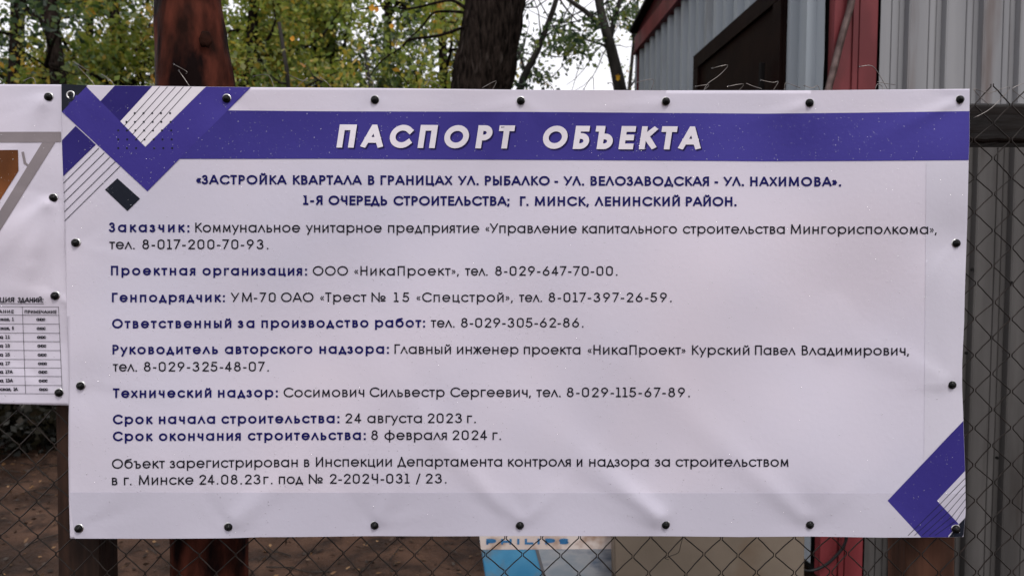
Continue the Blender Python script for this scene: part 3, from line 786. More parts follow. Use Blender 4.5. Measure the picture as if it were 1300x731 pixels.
# ------------------------------------------------------------------ stroke lettering
def arc(cx, cy, rx, ry, a0, a1, n=None):
    n = n or max(4, int(abs(a1 - a0) / 15))
    return [(cx + rx * math.cos(R(a0 + (a1 - a0) * i / n)), cy + ry * math.sin(R(a0 + (a1 - a0) * i / n))) for i in range(n + 1)]
X = .74
def dshape(x0, x1, y0, y1, s=None):
    """from (x0,y1) round to (x0,y0): a P or B bowl"""
    r = (y1 - y0) / 2; xr = max(x0, x1 - r)
    return [(x0, y1)] + arc(xr, (y0 + y1) / 2, x1 - xr, r, 90, -90, 12) + [(x0, y0)]
def glyphs():
    G = {}
    def g(ch, w, sides, *st): G[ch] = (w, sides, st)
    for H, lo in ((1.0, False), (X, True)):
        k = H
        c = (lambda s: s.lower()) if lo else (lambda s: s)
        q = .86 if lo else 1
        g(c('П'), .60 * q, 'ss', [(0, 0), (0, H), (.60 * q, H), (.60 * q, 0)])
        g(c('Т'), .52 * q, 'dd', [(0, H), (.52 * q, H)], [(.26 * q, H), (.26 * q, 0)])
        g(c('Г'), .44 * q, 'sd', [(0, 0), (0, H), (.44 * q, H)])
        g(c('Н'), .60 * q, 'ss', [(0, 0), (0, H)], [(.60 * q, 0), (.60 * q, H)], [(0, H * .52), (.60 * q, H * .52)])
        g(c('И'), .60 * q, 'ss', [(0, H), (0, 0), (.60 * q, H), (.60 * q, 0)])
        g(c('Й'), .60 * q, 'ss', [(0, H), (0, 0), (.60 * q, H), (.60 * q, 0)], arc(.30 * q, H + .30, .15, .13, 200, 340, 6))
        g(c('К'), .54 * q, 'sd', [(0, 0), (0, H)], [(.51 * q, H), (.02, H * .45)], [(.15 * q, H * .60), (.56 * q, 0)])
        g(c('Л'), .72 * q, 'dd', [(0, 0), (.36 * q, H), (.72 * q, 0)])
        g(c('М'), .76 * q, 'ss', [(0, 0), (.05, H), (.38 * q, .08), (.76 * q - .05, H), (.76 * q, 0)])
        g(c('Х'), .60 * q, 'dd', [(0, 0), (.58 * q, H)], [(.02, H), (.60 * q, 0)])
        g(c('Ь'), .50 * q, 'sr', [(0, H), (0, 0)] + dshape(.0, .50 * q, 0, H * .56)[::-1][1:])
        g(c('Ъ'), .68 * q, 'dr', [(0, H), (.19, H), (.19, 0)] + dshape(.19, .68 * q, 0, H * .56)[::-1][1:])
        g(c('Ы'), .76 * q, 'ss', [(0, H), (0, 0)] + dshape(0, .48 * q, 0, H * .56)[::-1][1:], [(.76 * q, H), (.76 * q, 0)])
        g(c('Ц'), .70 * q, 'sd', [(0, H), (0, 0), (.70 * q, 0), (.70 * q, -.13)], [(.58 * q, H), (.58 * q, 0)])
        g(c('Ч'), .50 * q, 'ss', [(0, H), (0, H * .66)] + arc(.22 * q, H * .66, .22 * q, .24 * k, 180, 270, 5) + [(.50 * q, H * .42)], [(.50 * q, H), (.50 * q, 0)])
        g(c('Я'), .50 * q, 'ds', [(.50 * q, 0)] + [(.50 * q - a, b) for a, b in dshape(0, .48 * q, H * .44, H)][:0] + [(.50 * q, H)] + [(.50 * q - a, b) for a, b in dshape(0, .48 * q, H * .44, H)][1:], [(.24 * q, H * .44), (0, 0)])
        g(c('З'), .46 * q, 'dr', arc(.22 * q, H * .77, .20 * q, H * .23, 155, -90, 10) + arc(.22 * q, H * .27, .25 * q, H * .27, 90, -150, 11)[0:])
        g(c('В'), .50 * q, 'sr', [(0, 0)] + [(0, H)] + dshape(0, .44 * q, H * .54, H)[1:], [(.0, H * .54)] + dshape(0, .50 * q, 0, H * .54)[1:])
        g(c('Ж'), .84 * q, 'dd', [(.42 * q, 0), (.42 * q, H)], [(.03, H), (.40 * q, H * .5)], [(0, 0), (.32 * q, H * .56)], [(.84 * q - .03, H), (.44 * q, H * .5)], [(.84 * q, 0), (.52 * q, H * .56)])
        g(c('Д'), .74 * q, 'dd', [(-.01, -.13), (-.01, .0), (.75 * q, .0), (.75 * q, -.13)], [(.07, 0), (.36 * q, H), (.66 * q, 0)])
    g('А', .82, 'dd', [(0, 0), (.38, 1), (.44, 1), (.82, 0)], [(.12, .29), (.70, .29)])
    g('О', .98, 'rr', arc(.49, .5, .49, .5, 0, 345, 23) + ['C'])
    g('С', .86, 'rd', arc(.49, .5, .49, .5, 42, 318, 22))
    g('Р', .48, 'sr', [(0, 0), (0, 1)] + dshape(0, .48, .46, 1)[1:])
    g('Б', .50, 'sr', [(.44, 1), (0, 1), (0, 0)] + dshape(0, .50, 0, .58)[::-1][1:])
    g('Е', .46, 'sd', [(.46, 1), (0, 1), (0, 0), (.46, 0)], [(0, .51), (.43, .51)])
    g('У', .70, 'dd', [(.70, 1), (.20, 0)], [(0, 1), (.36, .34)])
    g('М', .90, 'ss', [(0, 0), (.05, 1), (.45, .06), (.85, 1), (.90, 0)])
    r = X / 2
    g('а', .70, 'rs', arc(r - .01, r, r - .01, r, 0, 345, 20) + ['C'], [(.70, 0), (.70, X)])
    g('о', .72, 'rr', arc(.36, r, .36, r, 0, 345, 20) + ['C'])
    g('с', .62, 'rd', arc(.36, r, .36, r, 45, 315, 18))
    g('е', .70, 'rr', [(.02, r)] + [(.70, r)] + arc(.36, r, .35, r, 0, 318, 20))
    g('р', .70, 'sr', [(0, X), (0, -.30)], arc(.36, r, .35, r, 0, 345, 20) + ['C'])
    g('у', .56, 'dd', [(.56, X), (.12, -.30)], [(0, X), (.29, .10)])
    g('б', .70, 'rr', arc(.35, r, .35, r, 0, 345, 20) + ['C'], [(.0, r)] + arc(.36, .56, .36, .40, 180, 112, 6) + [(.42, .96), (.58, 1.02)])
    g('ф', .92, 'rr', [(.46, 1.02), (.46, -.28)], arc(.46, r, .46, r, 0, 345, 22) + ['C'])
    g('0', .50, 'rr', arc(.25, .75, .25, .25, 0, 180, 10) + arc(.25, .25, .25, .25, 180, 360, 10) + ['C'])
    g('1', .34, 'dd', [(.0, .0), (.36, .0)], [(.02, 1), (.18, 1), (.18, 0)])
    g('2', .48, 'rd', arc(.24, .75, .235, .25, 170, -25, 10) + [(.02, 0), (.48, 0)])
    g('3', .48, 'rr', arc(.23, .77, .205, .23, 155, -90, 10) + arc(.23, .27, .25, .27, 90, -155, 11))
    g('4', .54, 'dd', [(.38, 0), (.38, 1), (0, .26), (.54, .26)])
    g('5', .48, 'dr', [(.44, 1), (.10, 1), (.05, .54)] + arc(.22, .31, .26, .31, 118, -150, 12))
    g('6', .50, 'rr', arc(.25, .29, .25, .29, 0, 345, 16) + ['C'], [(.36, 1), (.045, .42)])
    g('7', .46, 'dd', [(0, 1), (.46, 1), (.12, 0)])
    g('8', .48, 'rr', arc(.24, .78, .19, .22, -90, 255, 14) + ['C'], arc(.24, .28, .24, .28, 90, 435, 16) + ['C'])
    g('9', .50, 'rr', arc(.25, .71, .25, .29, 0, 345, 16) + ['C'], [(.14, 0), (.455, .58)])
    g('-', .22, 'dd', [(0, .36), (.22, .36)])
    g('.', .0, 'ss', ('dot', 0, 0)); g(':', .0, 'ss', ('dot', 0, 0), ('dot', 0, .52))
    g(',', .06, 'dd', [(.05, .05), (.0, -.13)]); g(';', .06, 'dd', [(.05, .05), (0, -.13)], ('dot', .04, .52))
    g('/', .24, 'dd', [(.0, -.12), (.24, 1.02)])
    g('«', .32, 'dd', [(.12, .58), (0, .38), (.12, .18)], [(.30, .58), (.18, .38), (.30, .18)])
    g('»', .32, 'dd', [(0, .58), (.12, .38), (0, .18)], [(.18, .58), (.30, .38), (.18, .18)])
    g('№', 1.12, 'sd', [(0, 0), (0, 1), (.58, 0), (.58, 1)], arc(.90, .44, .17, .19, 0, 345, 14) + ['C'], [(.76, .06), (1.05, .06)])
    g('H', .62, 'ss', [(0, 0), (0, 1)], [(.62, 0), (.62, 1)], [(0, .5), (.62, .5)])
    g('P', .56, 'sr', [(0, 0), (0, 1)] + dshape(0, .56, .42, 1)[1:])
    g('I', .0, 'ss', [(0, 0), (0, 1)]); g('L', .46, 'sd', [(0, 1), (0, 0), (.46, 0)])
    g('S', .52, 'rr', arc(.26, .74, .26, .26, 35, 270, 11) + arc(.26, .24, .26, .24, 90, -145, 11))
    return G
GL = glyphs()
for d_ in '02356789':
    w_, s_, st_ = GL[d_]; GL[d_] = (w_ * 1.15, s_, [[p_ if p_ == 'C' else (p_[0] * 1.15, p_[1]) for p_ in pl_] for pl_ in st_])
SB = {'s': .135, 'r': .085, 'd': .035}

def stroke_quads(pl, hw, closed):
    """offset polyline to a ribbon with mitred joins; flat projecting ends"""
    n = len(pl); L = []; Rr = []
    def nrm(a, b):
        dx, dy = b[0] - a[0], b[1] - a[1]; d = math.hypot(dx, dy) or 1e-6
        return -dy / d, dx / d
    for i in range(n):
        p = pl[i]
        if closed: a, b = pl[i - 1], pl[(i + 1) % n]
        else: a = pl[i - 1] if i > 0 else None; b = pl[i + 1] if i < n - 1 else None
        if a is None or b is None:
            nx_, ny_ = nrm(p, b) if a is None else nrm(a, p)
            s = -1 if a is None else 1
            px, py = p[0] + s * ny_ * hw * .96, p[1] - s * nx_ * hw * .96
            L.append((px + nx_ * hw, py + ny_ * hw)); Rr.append((px - nx_ * hw, py - ny_ * hw)); continue
        n1 = nrm(a, p); n2 = nrm(p, b); mx_, my_ = n1[0] + n2[0], n1[1] + n2[1]; d = math.hypot(mx_, my_)
        if d < 1e-3: mx_, my_, d = n1[0], n1[1], 1
        mx_, my_ = mx_ / d, my_ / d; c = mx_ * n1[0] + my_ * n1[1]
        k = hw / max(c, .42)
        L.append((p[0] + mx_ * k, p[1] + my_ * k)); Rr.append((p[0] - mx_ * k, p[1] - my_ * k))
    return L, Rr

def layout(text, x0, x1, y0, y1, cap, wt, slant=0.0, thinq=False, smax=1.10):
    """ribbons in photo pixels of one word between x0 and x1; y0,y1 baseline at both ends; wt stroke as part of cap"""
    hw = wt * cap / 2; out = []
    T = (x1 - x0) - 2 * hw - slant * cap
    ws = [GL[c][0] * cap for c in text]
    gaps = [(SB[GL[a][1][1]] + SB[GL[b][1][0]]) * cap * (1 if wt < .15 else 1.0) + 2 * hw * .75 for a, b in zip(text, text[1:])]
    W = sum(ws); Gp = sum(gaps)
    s = min(smax, max(min(smax, .88), T / (W + Gp))) if W + Gp > 0 else 1
    if len(text) == 1: s = T / W if W else 1
    e = (T - s * (W + Gp)) / max(1, len(gaps))
    x = x0 + hw
    for i, ch in enumerate(text):
        w_, sd_, st = GL[ch]
        hq = hw * (.62 if (ch in '«»' and thinq) else 1)
        st2 = []
        for pl in st:                                      # split strokes at hairpin corners so both arms keep square ends
            if pl[0] == 'dot' or pl[-1] == 'C': st2.append(pl); continue
            cur = [pl[0]]
            for k in range(1, len(pl) - 1):
                cur.append(pl[k]); a_, b_, c_ = pl[k - 1], pl[k], pl[k + 1]
                u1 = (b_[0] - a_[0], b_[1] - a_[1]); u2 = (c_[0] - b_[0], c_[1] - b_[1])
                dt = (u1[0] * u2[0] + u1[1] * u2[1]) / ((math.hypot(*u1) * math.hypot(*u2)) or 1)
                if dt < -.45: st2.append(cur); cur = [pl[k]]
            cur.append(pl[-1]); st2.append(cur)
        for pl in st2:
            if pl[0] == 'dot':
                cx, cy = pl[1] * cap * s, pl[2] * cap
                r = hw * 1.05
                pts = [(cx - r, cy + hw), (cx + r, cy + hw)]; rib = ([(cx - r, cy + 2 * r), (cx + r, cy + 2 * r)], [(cx - r, cy), (cx + r, cy)], False)
            else:
                closed = pl[-1] == 'C'; q = pl[:-1] if closed else pl
                pts = [(a * cap * s, hw + b * (cap - 2 * hw)) for a, b in q]
                fine = []
                for k in range(len(pts) - (0 if closed else 1)):
                    a = pts[k]; b = pts[(k + 1) % len(pts)]; m_ = max(1, int(math.hypot(a[0] - b[0], a[1] - b[1]) / 7))
                    for j in range(m_): fine.append((a[0] + (b[0] - a[0]) * j / m_, a[1] + (b[1] - a[1]) * j / m_))
                if not closed: fine.append(pts[-1])
                L, Q = stroke_quads(fine, hq, closed); rib = (L, Q, closed)
            if pl[0] == 'dot': lo_, hi_ = -9e9, 9e9
            else:
                bs = [b for _, b in q]; lo_ = min(bs) * (cap - 2 * hw); hi_ = max(bs) * (cap - 2 * hw) + 2 * hw
                if max(bs) - min(bs) < .45: lo_, hi_ = -9e9, 9e9
            def f(p):
                p = (p[0], min(hi_, max(lo_, p[1])))
                X_ = x + p[0] + slant * (p[1])
                return X_, y0 + (y1 - y0) * ((X_ - x0) / max(1, x1 - x0)) - p[1]
            out.append(([f(p) for p in rib[0]], [f(p) for p in rib[1]], rib[2]))
        x += w_ * cap * s
        if i < len(gaps): x += gaps[i] * s + e
    return out

def ribbons_mesh(name, ribs, m, parent, surf, off):
    """surf(px,py,o) -> world point with o metres in front of the sheet"""
    vs = []; fs = []
    for k, (L, Q, closed) in enumerate(ribs):
        o = off + .00002 * (k % 5); b = len(vs); n = len(L)
        for i in range(n): vs.append(surf(*L[i], o)); vs.append(surf(*Q[i], o))
        for i in range(n if closed else n - 1):
            j = (i + 1) % n; fs.append((b + 2 * i, b + 2 * i + 1, b + 2 * j + 1, b + 2 * j))
    o_ = mesh_obj(name, vs, fs, m, parent)
    bm = bmesh.new(); bm.from_mesh(o_.data); bmesh.ops.recalc_face_normals(bm, faces=bm.faces)
    for f in bm.faces:
        if f.normal.y > 0: f.normal_flip()
    bm.to_mesh(o_.data); bm.free()
    return o_

ribbons_mesh("lettering", layout("PHILIPS", 617.3, 721.8, 690.9, 690.3, 7.4, .38, smax=3), M['card_ink'], blue_box, lambda x, y, o: at(x, y, YA - .0022 - o), .0003)
rebase(blue_box); rebase(beige)

# ------------------------------------------------------------------ banners: shaped sheets
def interp(pl, t):
    if t <= pl[0][0]:
        a, b = pl[0], pl[1]; return a[1] + (b[1] - a[1]) * (t - a[0]) / (b[0] - a[0])
    for a, b in zip(pl, pl[1:]):
        if t <= b[0]: return a[1] + (b[1] - a[1]) * (t - a[0]) / (b[0] - a[0])
    a, b = pl[-2], pl[-1]; return b[1] + (b[1] - a[1]) * (t - b[0]) / (b[0] - a[0])

class Sheet:
    def __init__(s, top, bot, left, right, pins, Y, seed, folds=(), amp=1.0):
        s.top, s.bot, s.left, s.right, s.pins, s.Y = top, bot, left, right, pins, Y
        s.x0 = min(v for _, v in left) - 12; s.x1 = max(v for _, v in right) + 12
        s.y0 = min(v for _, v in top) - 12; s.y1 = max(v for _, v in bot) + 12
        st = 2.5; s.st = st
        gx_ = np.arange(s.x0, s.x1 + st, st); gy_ = np.arange(s.y0, s.y1 + st, st)
        A, B = np.meshgrid(gx_, gy_)
        rg = np.random.default_rng(seed)
        D = np.zeros_like(A)
        for _ in range(16):                                    # gentle sag and ripples
            lam = rg.uniform(110, 420); th = rg.uniform(0, np.pi); ph = rg.uniform(0, 6.28)
            D += amp * .0011 * (lam / 200) * np.sin((A * np.cos(th) + B * np.sin(th)) * 6.283 / lam + ph)
        near = np.full_like(A, 1e9)
        for (x, y) in pins: near = np.minimum(near, np.hypot(A - x, B - y))
        D *= 1 - np.exp(-(near / 45) ** 2)
        D += .0022 * (1 - np.exp(-(near / 30) ** 2))
        for i, (x, y) in enumerate(pins):
            for _ in range(4):
                tx, ty = (s.x0 + s.x1) / 2 + rg.uniform(-1, 1) * (s.x1 - s.x0) * .5, (s.y0 + s.y1) / 2 + rg.uniform(-.6, .6) * (s.y1 - s.y0) * .5
                an = math.atan2(ty - y, tx - x) + rg.normal(0, .35)
                D += s.ridge(A, B, x, y, an, rg.uniform(35, 95), rg.uniform(2.5, 5.0), amp * rg.uniform(-.0022, .0030))
        for (x, y, an, ln, wd, am) in folds: D += s.ridge(A, B, x, y, R(an), ln, wd, am)
        D = np.clip(D, -.011, .03)
        s.D = D; s.gx0 = gx_[0]; s.gy0 = gy_[0]; s.nx = len(gx_); s.ny = len(gy_)
    def ridge(s, A, B, x, y, an, ln, wd, am):
        c, q = math.cos(an), math.sin(an)
        u = (A - x) * c + (B - y) * q; v = -(A - x) * q + (B - y) * c
        w_ = wd + np.maximum(u, 0) * .07
        return am * np.exp(-(v / w_) ** 2) * np.clip(u / 10, 0, 1) * np.exp(-np.maximum(u, 0) / ln) * (u > 0)
    def disp(s, px, py):
        fx = min(max((px - s.gx0) / s.st, 0), s.nx - 1.001); fy = min(max((py - s.gy0) / s.st, 0), s.ny - 1.001)
        i, j = int(fx), int(fy); a, b = fx - i, fy - j; D = s.D
        return D[j, i] * (1 - a) * (1 - b) + D[j, i + 1] * a * (1 - b) + D[j + 1, i] * (1 - a) * b + D[j + 1, i + 1] * a * b
    def surf(s, px, py, o=0.0):
        return at(px, py, s.Y - s.disp(px, py) - o)
    def outline(s, step=5):
        P = []
        xs_ = lambda a, b: list(np.arange(a, b, step if b > a else -step))
        tl = (interp(s.left, interp(s.top, s.left[0][1])), 0)
        yl0, yl1 = interp(s.top, s.left[0][1]), interp(s.bot, s.left[-1][1])
        yr0, yr1 = interp(s.top, s.right[0][1]), interp(s.bot, s.right[-1][1])
        for x in xs_(interp(s.left, yl0), interp(s.right, yr0)): P.append((x, interp(s.top, x)))
        for y in xs_(yr0, yr1): P.append((interp(s.right, y), y))
        for x in xs_(interp(s.right, yr1), interp(s.left, yl1)): P.append((x, interp(s.bot, x)))
        for y in xs_(yl1, yl0): P.append((interp(s.left, y), y))
        return P
    def flat(s, name, poly, m, parent, o, clip=True, grid=5.0, th=0.0):
        """polygon in photo pixels, cut on the shared grid and laid on the sheet"""
        bm = bmesh.new()
        f = bm.faces.new([bm.verts.new((x, y, 0)) for x, y in poly])
        bmesh.ops.triangulate(bm, faces=[f])
        bmesh.ops.dissolve_limit(bm, angle_limit=.001, verts=bm.verts, edges=bm.edges)
        xs_ = [v.co.x for v in bm.verts]; ys_ = [v.co.y for v in bm.verts]
        for a, no in ((0, (1, 0, 0)), (1, (0, 1, 0))):
            lo, hi = (min(xs_), max(xs_)) if a == 0 else (min(ys_), max(ys_))
            g = math.ceil(lo / grid) * grid
            while g < hi:
                co = (g, 0, 0) if a == 0 else (0, g, 0)
                bmesh.ops.bisect_plane(bm, geom=bm.verts[:] + bm.edges[:] + bm.faces[:], plane_co=co, plane_no=no, dist=1e-4)
                g += grid
        big = [f for f in bm.faces if len(f.verts) > 4]
        if big: bmesh.ops.triangulate(bm, faces=big)
        for v in bm.verts: v.co = s.surf(v.co.x, v.co.y, o)
        bmesh.ops.recalc_face_normals(bm, faces=bm.faces)
        for f in bm.faces:
            if f.normal.y > 0: f.normal_flip()
        ob = bm_obj(name, bm, m, parent, smooth=True)
        if th:
            md = ob.modifiers.new("thickness", 'SOLIDIFY'); md.thickness = th; md.offset = -1
        return ob
    def clip_x(s, y, side): return interp(s.left if side < 0 else s.right, y)

def line_rib(a, b, wd):
    n = max(1, int(math.hypot(a[0] - b[0], a[1] - b[1]) / 5))
    pts = [(a[0] + (b[0] - a[0]) * i / n, a[1] + (b[1] - a[1]) * i / n) for i in range(n + 1)]
    L, Q = stroke_quads(pts, wd / 2, False); return (L, Q, False)

def dots_rib(pts, r):
    out = []
    for x, y in pts:
        L = [(x - r, y - r * .5), (x - r * .5, y - r), (x + r * .5, y - r), (x + r, y - r * .5)]
        Q = [(x - r, y + r * .5), (x - r * .5, y + r), (x + r * .5, y + r), (x + r, y + r * .5)]
        out.append((L, Q, False))
    return out

def fasteners(root, S, pins, ring_only=()):
    proto = {}
    for i, (x, y) in enumerate(pins):
        c = S.surf(x, y, 0)
        bm = bmesh.new()                                  # flanged washer / eyelet ring
        prof = [(.0058, .0002), (.0062, .0016), (.0080, .0021), (.0098, .0014), (.0104, -.0003)]
        seg = 28; rows = [[bm.verts.new((r * math.cos(2 * math.pi * k / seg), -d, r * math.sin(2 * math.pi * k / seg))) for k in range(seg)] for r, d in prof]
        for a in range(len(rows) - 1):
            for k in range(seg): bm.faces.new([rows[a][k], rows[a][(k + 1) % seg], rows[a + 1][(k + 1) % seg], rows[a + 1][k]])
        bmesh.ops.recalc_face_normals(bm, faces=bm.faces)
        if 'ring' not in proto:
            g = bm_obj("grommet", bm, M['chrome'], root, smooth=True); proto['ring'] = g.data
        else:
            bm.free(); g = link(bpy.data.objects.new("grommet", proto['ring']), root)
        g.location = c
        if i in ring_only:
            bm = bmesh.new(); bmesh.ops.create_uvsphere(bm, u_segments=16, v_segments=8, radius=.0052)
            for v in bm.verts: v.co.y *= .4
            k = bm_obj("screw", bm, M['cap'], g, smooth=True); k.location = (-.001, .0, -.0005); continue
        if 'cap' not in proto:
            bm = bmesh.new(); prof = [(.0094, .0012), (.0096, .0030), (.0088, .0052), (.0070, .0066), (.0045, .0074), (.0040, .0098), (.0022, .0106)]
            rows = [[bm.verts.new((r * math.cos(2 * math.pi * k / seg), -d, r * math.sin(2 * math.pi * k / seg))) for k in range(seg)] for r, d in prof]
            for a in range(len(rows) - 1):
                for k in range(seg): bm.faces.new([rows[a][k], rows[a][(k + 1) % seg], rows[a + 1][(k + 1) % seg], rows[a + 1][k]])
            bm.faces.new(rows[-1]); bmesh.ops.recalc_face_normals(bm, faces=bm.faces)
            k = bm_obj("screw_cap", bm, M['cap'], g, smooth=True); proto['cap'] = k.data
        else: k = link(bpy.data.objects.new("screw_cap", proto['cap']), g)
        k.location = (random.uniform(-.0014, .0008), 0, random.uniform(-.0018, .0002)); k.rotation_euler = (random.uniform(-.12, .12), 0, random.uniform(-.15, .15))
        k.scale = (.93, 1, .93)

def drops(root, S, n, xr, yr, seed):
    rg = random.Random(seed); V = []; F = []
    cl = [(rg.uniform(*xr), rg.uniform(*yr), rg.uniform(30, 110)) for _ in range(60)]
    for i in range(n):
        if i % 3 == 0: x, y = rg.uniform(*xr), rg.uniform(*yr)
        else:
            c = rg.choice(cl); x, y = rg.gauss(c[0], c[2]), rg.gauss(c[1], c[2] * .6)
        if not (interp(S.left, y) + 3 < x < interp(S.right, y) - 3 and interp(S.top, x) + 2 < y < interp(S.bot, x) - 2): continue
        r = rg.choice([.0004, .0005, .0005, .0006, .0007, .0011]) * rg.uniform(.8, 1.15); c = S.surf(x, y, .0013); b = len(V); m_ = 7
        st = rg.uniform(1, 1.5)
        for rr, d in ((1, 0), (.72, .45)):
            for k in range(m_):
                a = 6.2832 * k / m_; V.append(c + Vector((r * rr * math.cos(a), -r * d, r * rr * st * math.sin(a))))
        V.append(c + Vector((0, -r * .65, 0)))
        for k in range(m_):
            k2 = (k + 1) % m_; F.append((b + k, b + m_ + k, b + m_ + k2, b + k2)); F.append((b + m_ + k, b + 2 * m_, b + m_ + k2))
    o = mesh_obj("rain_drops", V, F, M['water'], root, smooth=True); o["kind"] = "stuff"

# ---- main banner
pins_main = [(90, 121), (288, 125), (476, 127), (661, 128), (845, 129), (1028, 131), (1218, 127), (97, 308), (103, 489), (1213, 309), (1208, 488),
             (101, 670), (290, 668), (476, 666), (660, 666), (845, 665), (1028, 665), (1213, 670)]
S = Sheet(top=[(78, 108), (200, 109.5), (320, 111), (476, 112), (661, 114.2), (845, 115), (1028, 115), (1130, 114), (1231, 113)],
          bot=[(89, 683.2), (200, 683.4), (290, 682.8), (330, 681.4), (380, 681.2), (476, 680), (560, 680.4), (660, 680), (845, 680.2), (940, 681.2), (1028, 680.5), (1120, 682), (1200, 681.6), (1223, 681)],
          left=[(108, 77.8), (180, 78.4), (240, 80.6), (300, 82.6), (366, 83.9), (430, 85.8), (490, 88), (530, 87), (580, 86.8), (640, 87.6), (683, 89)],
          right=[(113, 1231), (180, 1230.8), (205, 1229.8), (280, 1228), (366, 1225), (410, 1224), (460, 1221.6), (490, 1221.4), (545, 1223.5), (600, 1225.4), (650, 1226), (681, 1223)],
          pins=pins_main, Y=0.0, seed=5,
          folds=[(660, 666, 228, 170, 9, .0075), (845, 665, 222, 150, 9, .0070), (655, 664, 236, 130, 5, -.003), (845, 663, 214, 260, 12, .005), (1028, 663, 222, 230, 10, .006), (1208, 490, 205, 200, 12, .004), (476, 664, 300, 120, 9, .004), (290, 666, 320, 130, 10, .0045), (661, 668, 214, 70, 5, -.0016), (1028, 665, 320, 60, 6, .0022), (103, 489, 5, 60, 6, .0016), (1208, 488, 265, 110, 7, .0022), (1208, 488, 200, 60, 5, .0015),
                 (476, 666, 318, 45, 5, .0014), (290, 668, 322, 80, 8, .0018), (101, 670, 318, 90, 7, .0022), (1213, 309, 180, 70, 6, .0012), (97, 308, 15, 60, 6, .0014), (476, 127, 40, 50, 5, .0012), (288, 125, 120, 60, 6, -.0012),
                 (1218, 127, 160, 60, 6, .0016), (661, 128, 60, 40, 5, -.0012), (1028, 131, 150, 50, 5, .0014), (845, 129, 150, 45, 5, .0014)])
root = empty("banner", at(655, 683, 0), "large white and blue construction notice banner pinned across the wire fence", "banner")
sh = S.flat("sheet", S.outline(), M['vinyl'], root, 0.0, th=.0006)
# turned hems: a second layer behind the sheet
hem = [(x, y) for x, y in [(x, interp(S.bot, x) - 1.2) for x in np.arange(90, 1224, 5.0)]] + [(x, 624.5 + .0012 * (x - 90)) for x in np.arange(1222, 90, -5.0)]
S.flat("hem", hem, M['vinyl'], root, -.0016, th=.0005)
hem = [(interp(S.right, y) - 1, y) for y in np.arange(118, 622, 5.0)] + [(1176 - .01 * (y - 118), y) for y in np.arange(618, 116, -5.0)]
S.flat("hem", hem, M['vinyl'], root, -.0016, th=.0005)
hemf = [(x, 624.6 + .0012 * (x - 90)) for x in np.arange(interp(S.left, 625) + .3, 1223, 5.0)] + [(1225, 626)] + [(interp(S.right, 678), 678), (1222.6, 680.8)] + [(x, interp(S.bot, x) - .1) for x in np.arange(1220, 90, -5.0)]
S.flat("hem", hemf, M['vinyl_hem_shade'], root, .0006)  # front strip over the bottom hem, its dimmer transmitted light painted in grey
hemr = [(x, 204.8) for x in (1177, 1200, 1228.5)] + [(interp(S.right, y) - .2, y) for y in np.arange(210, 534, 5.0)] + [(1223, 535), (1172.5, 583)] + [(1176 - .008 * (y - 205), y) for y in np.arange(578, 206, -5.0)]
S.flat("hem", hemr, M['vinyl_side_shade'], root, .0006)  # front strip over the right hem, painted slightly darker for light held back
def Z6(zx, zy): return (75 + zx / 4.06, 105 + zy / 4.06)
def ztop(zx): x = 75 + zx / 4.06; return (x, interp(S.top, x) + .15)
def zleft(zy): y = 105 + zy / 4.06; return (interp(S.left, y) + .15, y)
o1, o2, o3, o4 = .0008, .0010, .0011, .0012
# header band with everything printed at the top left
bt = [(293, 140.4), (320, 140.6), (410, 141.5), (660, 142.2), (920, 144.1), (970, 144.5), (1100, 143.2), (1231, 141.3)]
bb = [(216, 201.9), (320, 201.9), (410, 201.7), (660, 203.2), (920, 204.5), (970, 205), (1100, 204.4), (1229, 203.5)]
topl = [(x, interp(bt, x)) for x in np.arange(274, 1229, 5.0)]
rt = [(interp(S.right, y) - .15, y) for y in np.arange(141.4, 203.4, 5)] + [(interp(S.right, 203.5) - .15, 203.5)]
botl = [(x, interp(bb, x)) for x in np.arange(1225, 217, -5.0)]
S.flat("printed_band", topl + rt + botl, M['ink_band'], root, o1)
S.flat("printed_stripe", [ztop(287), ztop(480), Z6(306, 210), Z6(206, 104)], M['ink_deep'], root, o1)
S.flat("printed_stripe", [zleft(298), Z6(85, 224), Z6(189, 320), zleft(483)], M['ink_deep'], root, o1)
S.flat("printed_chevron", [ztop(133), Z6(445, 332), ztop(757), ztop(988), Z6(455, 560), zleft(150)], M['ink_blue'], root, o2)
S.flat("printed_corner", [zleft(8), ztop(146), zleft(152)], M['ink_slate'], root, o3)
S.flat("printed_square", [Z6(300, 493), Z6(417, 598), Z6(352, 662), Z6(236, 552)], M['ink_slate'], root, o1)
S.flat("printed_panel", [ztop(482), ztop(755), Z6(445, 330), Z6(308, 208)], M['ink_white'], root, o1)
A0, B0 = Z6(308, 208), Z6(445, 330)
ln = []
for k in range(5):
    t = (k + 1) / 6; p = (A0[0] + (B0[0] - A0[0]) * t, A0[1] + (B0[1] - A0[1]) * t)
    dx, dy = 172 / 190, -1; L_ = p[1] - interp(S.top, p[0] + 40) - 1
    ln.append(line_rib(p, (p[0] + dx * L_, p[1] - L_), .75))
for k, (yl, ex, ey) in enumerate([(518, 204, 338), (568, 232, 362), (615, 260, 385), (665, 288, 408), (712, 313, 432)]):
    ln.append(line_rib(zleft(yl), Z6(ex, ey), .75))
for l_ in ln: ribbons_mesh("printed_line", [l_], M['ink_slate'], root, S.surf, o3)
dp = []
for y, xsr in ((158, (390, 435, 480, 525, 572)), (203, (347, 391, 436, 482, 527, 575)), (247, (305, 349, 393, 438, 484, 530, 578)), (293, (305, 351, 397, 440, 487, 533, 580)), (338, (305, 350, 397, 490, 537, 583))):
    dp += [Z6(x, y) for x in xsr]
ribbons_mesh("printed_dots", dots_rib(dp, 1.25), M['ink_slate'], root, S.surf, o4)
def Z7(zx, zy): return (1110 + zx / 4.3, 530 + zy / 4.3)
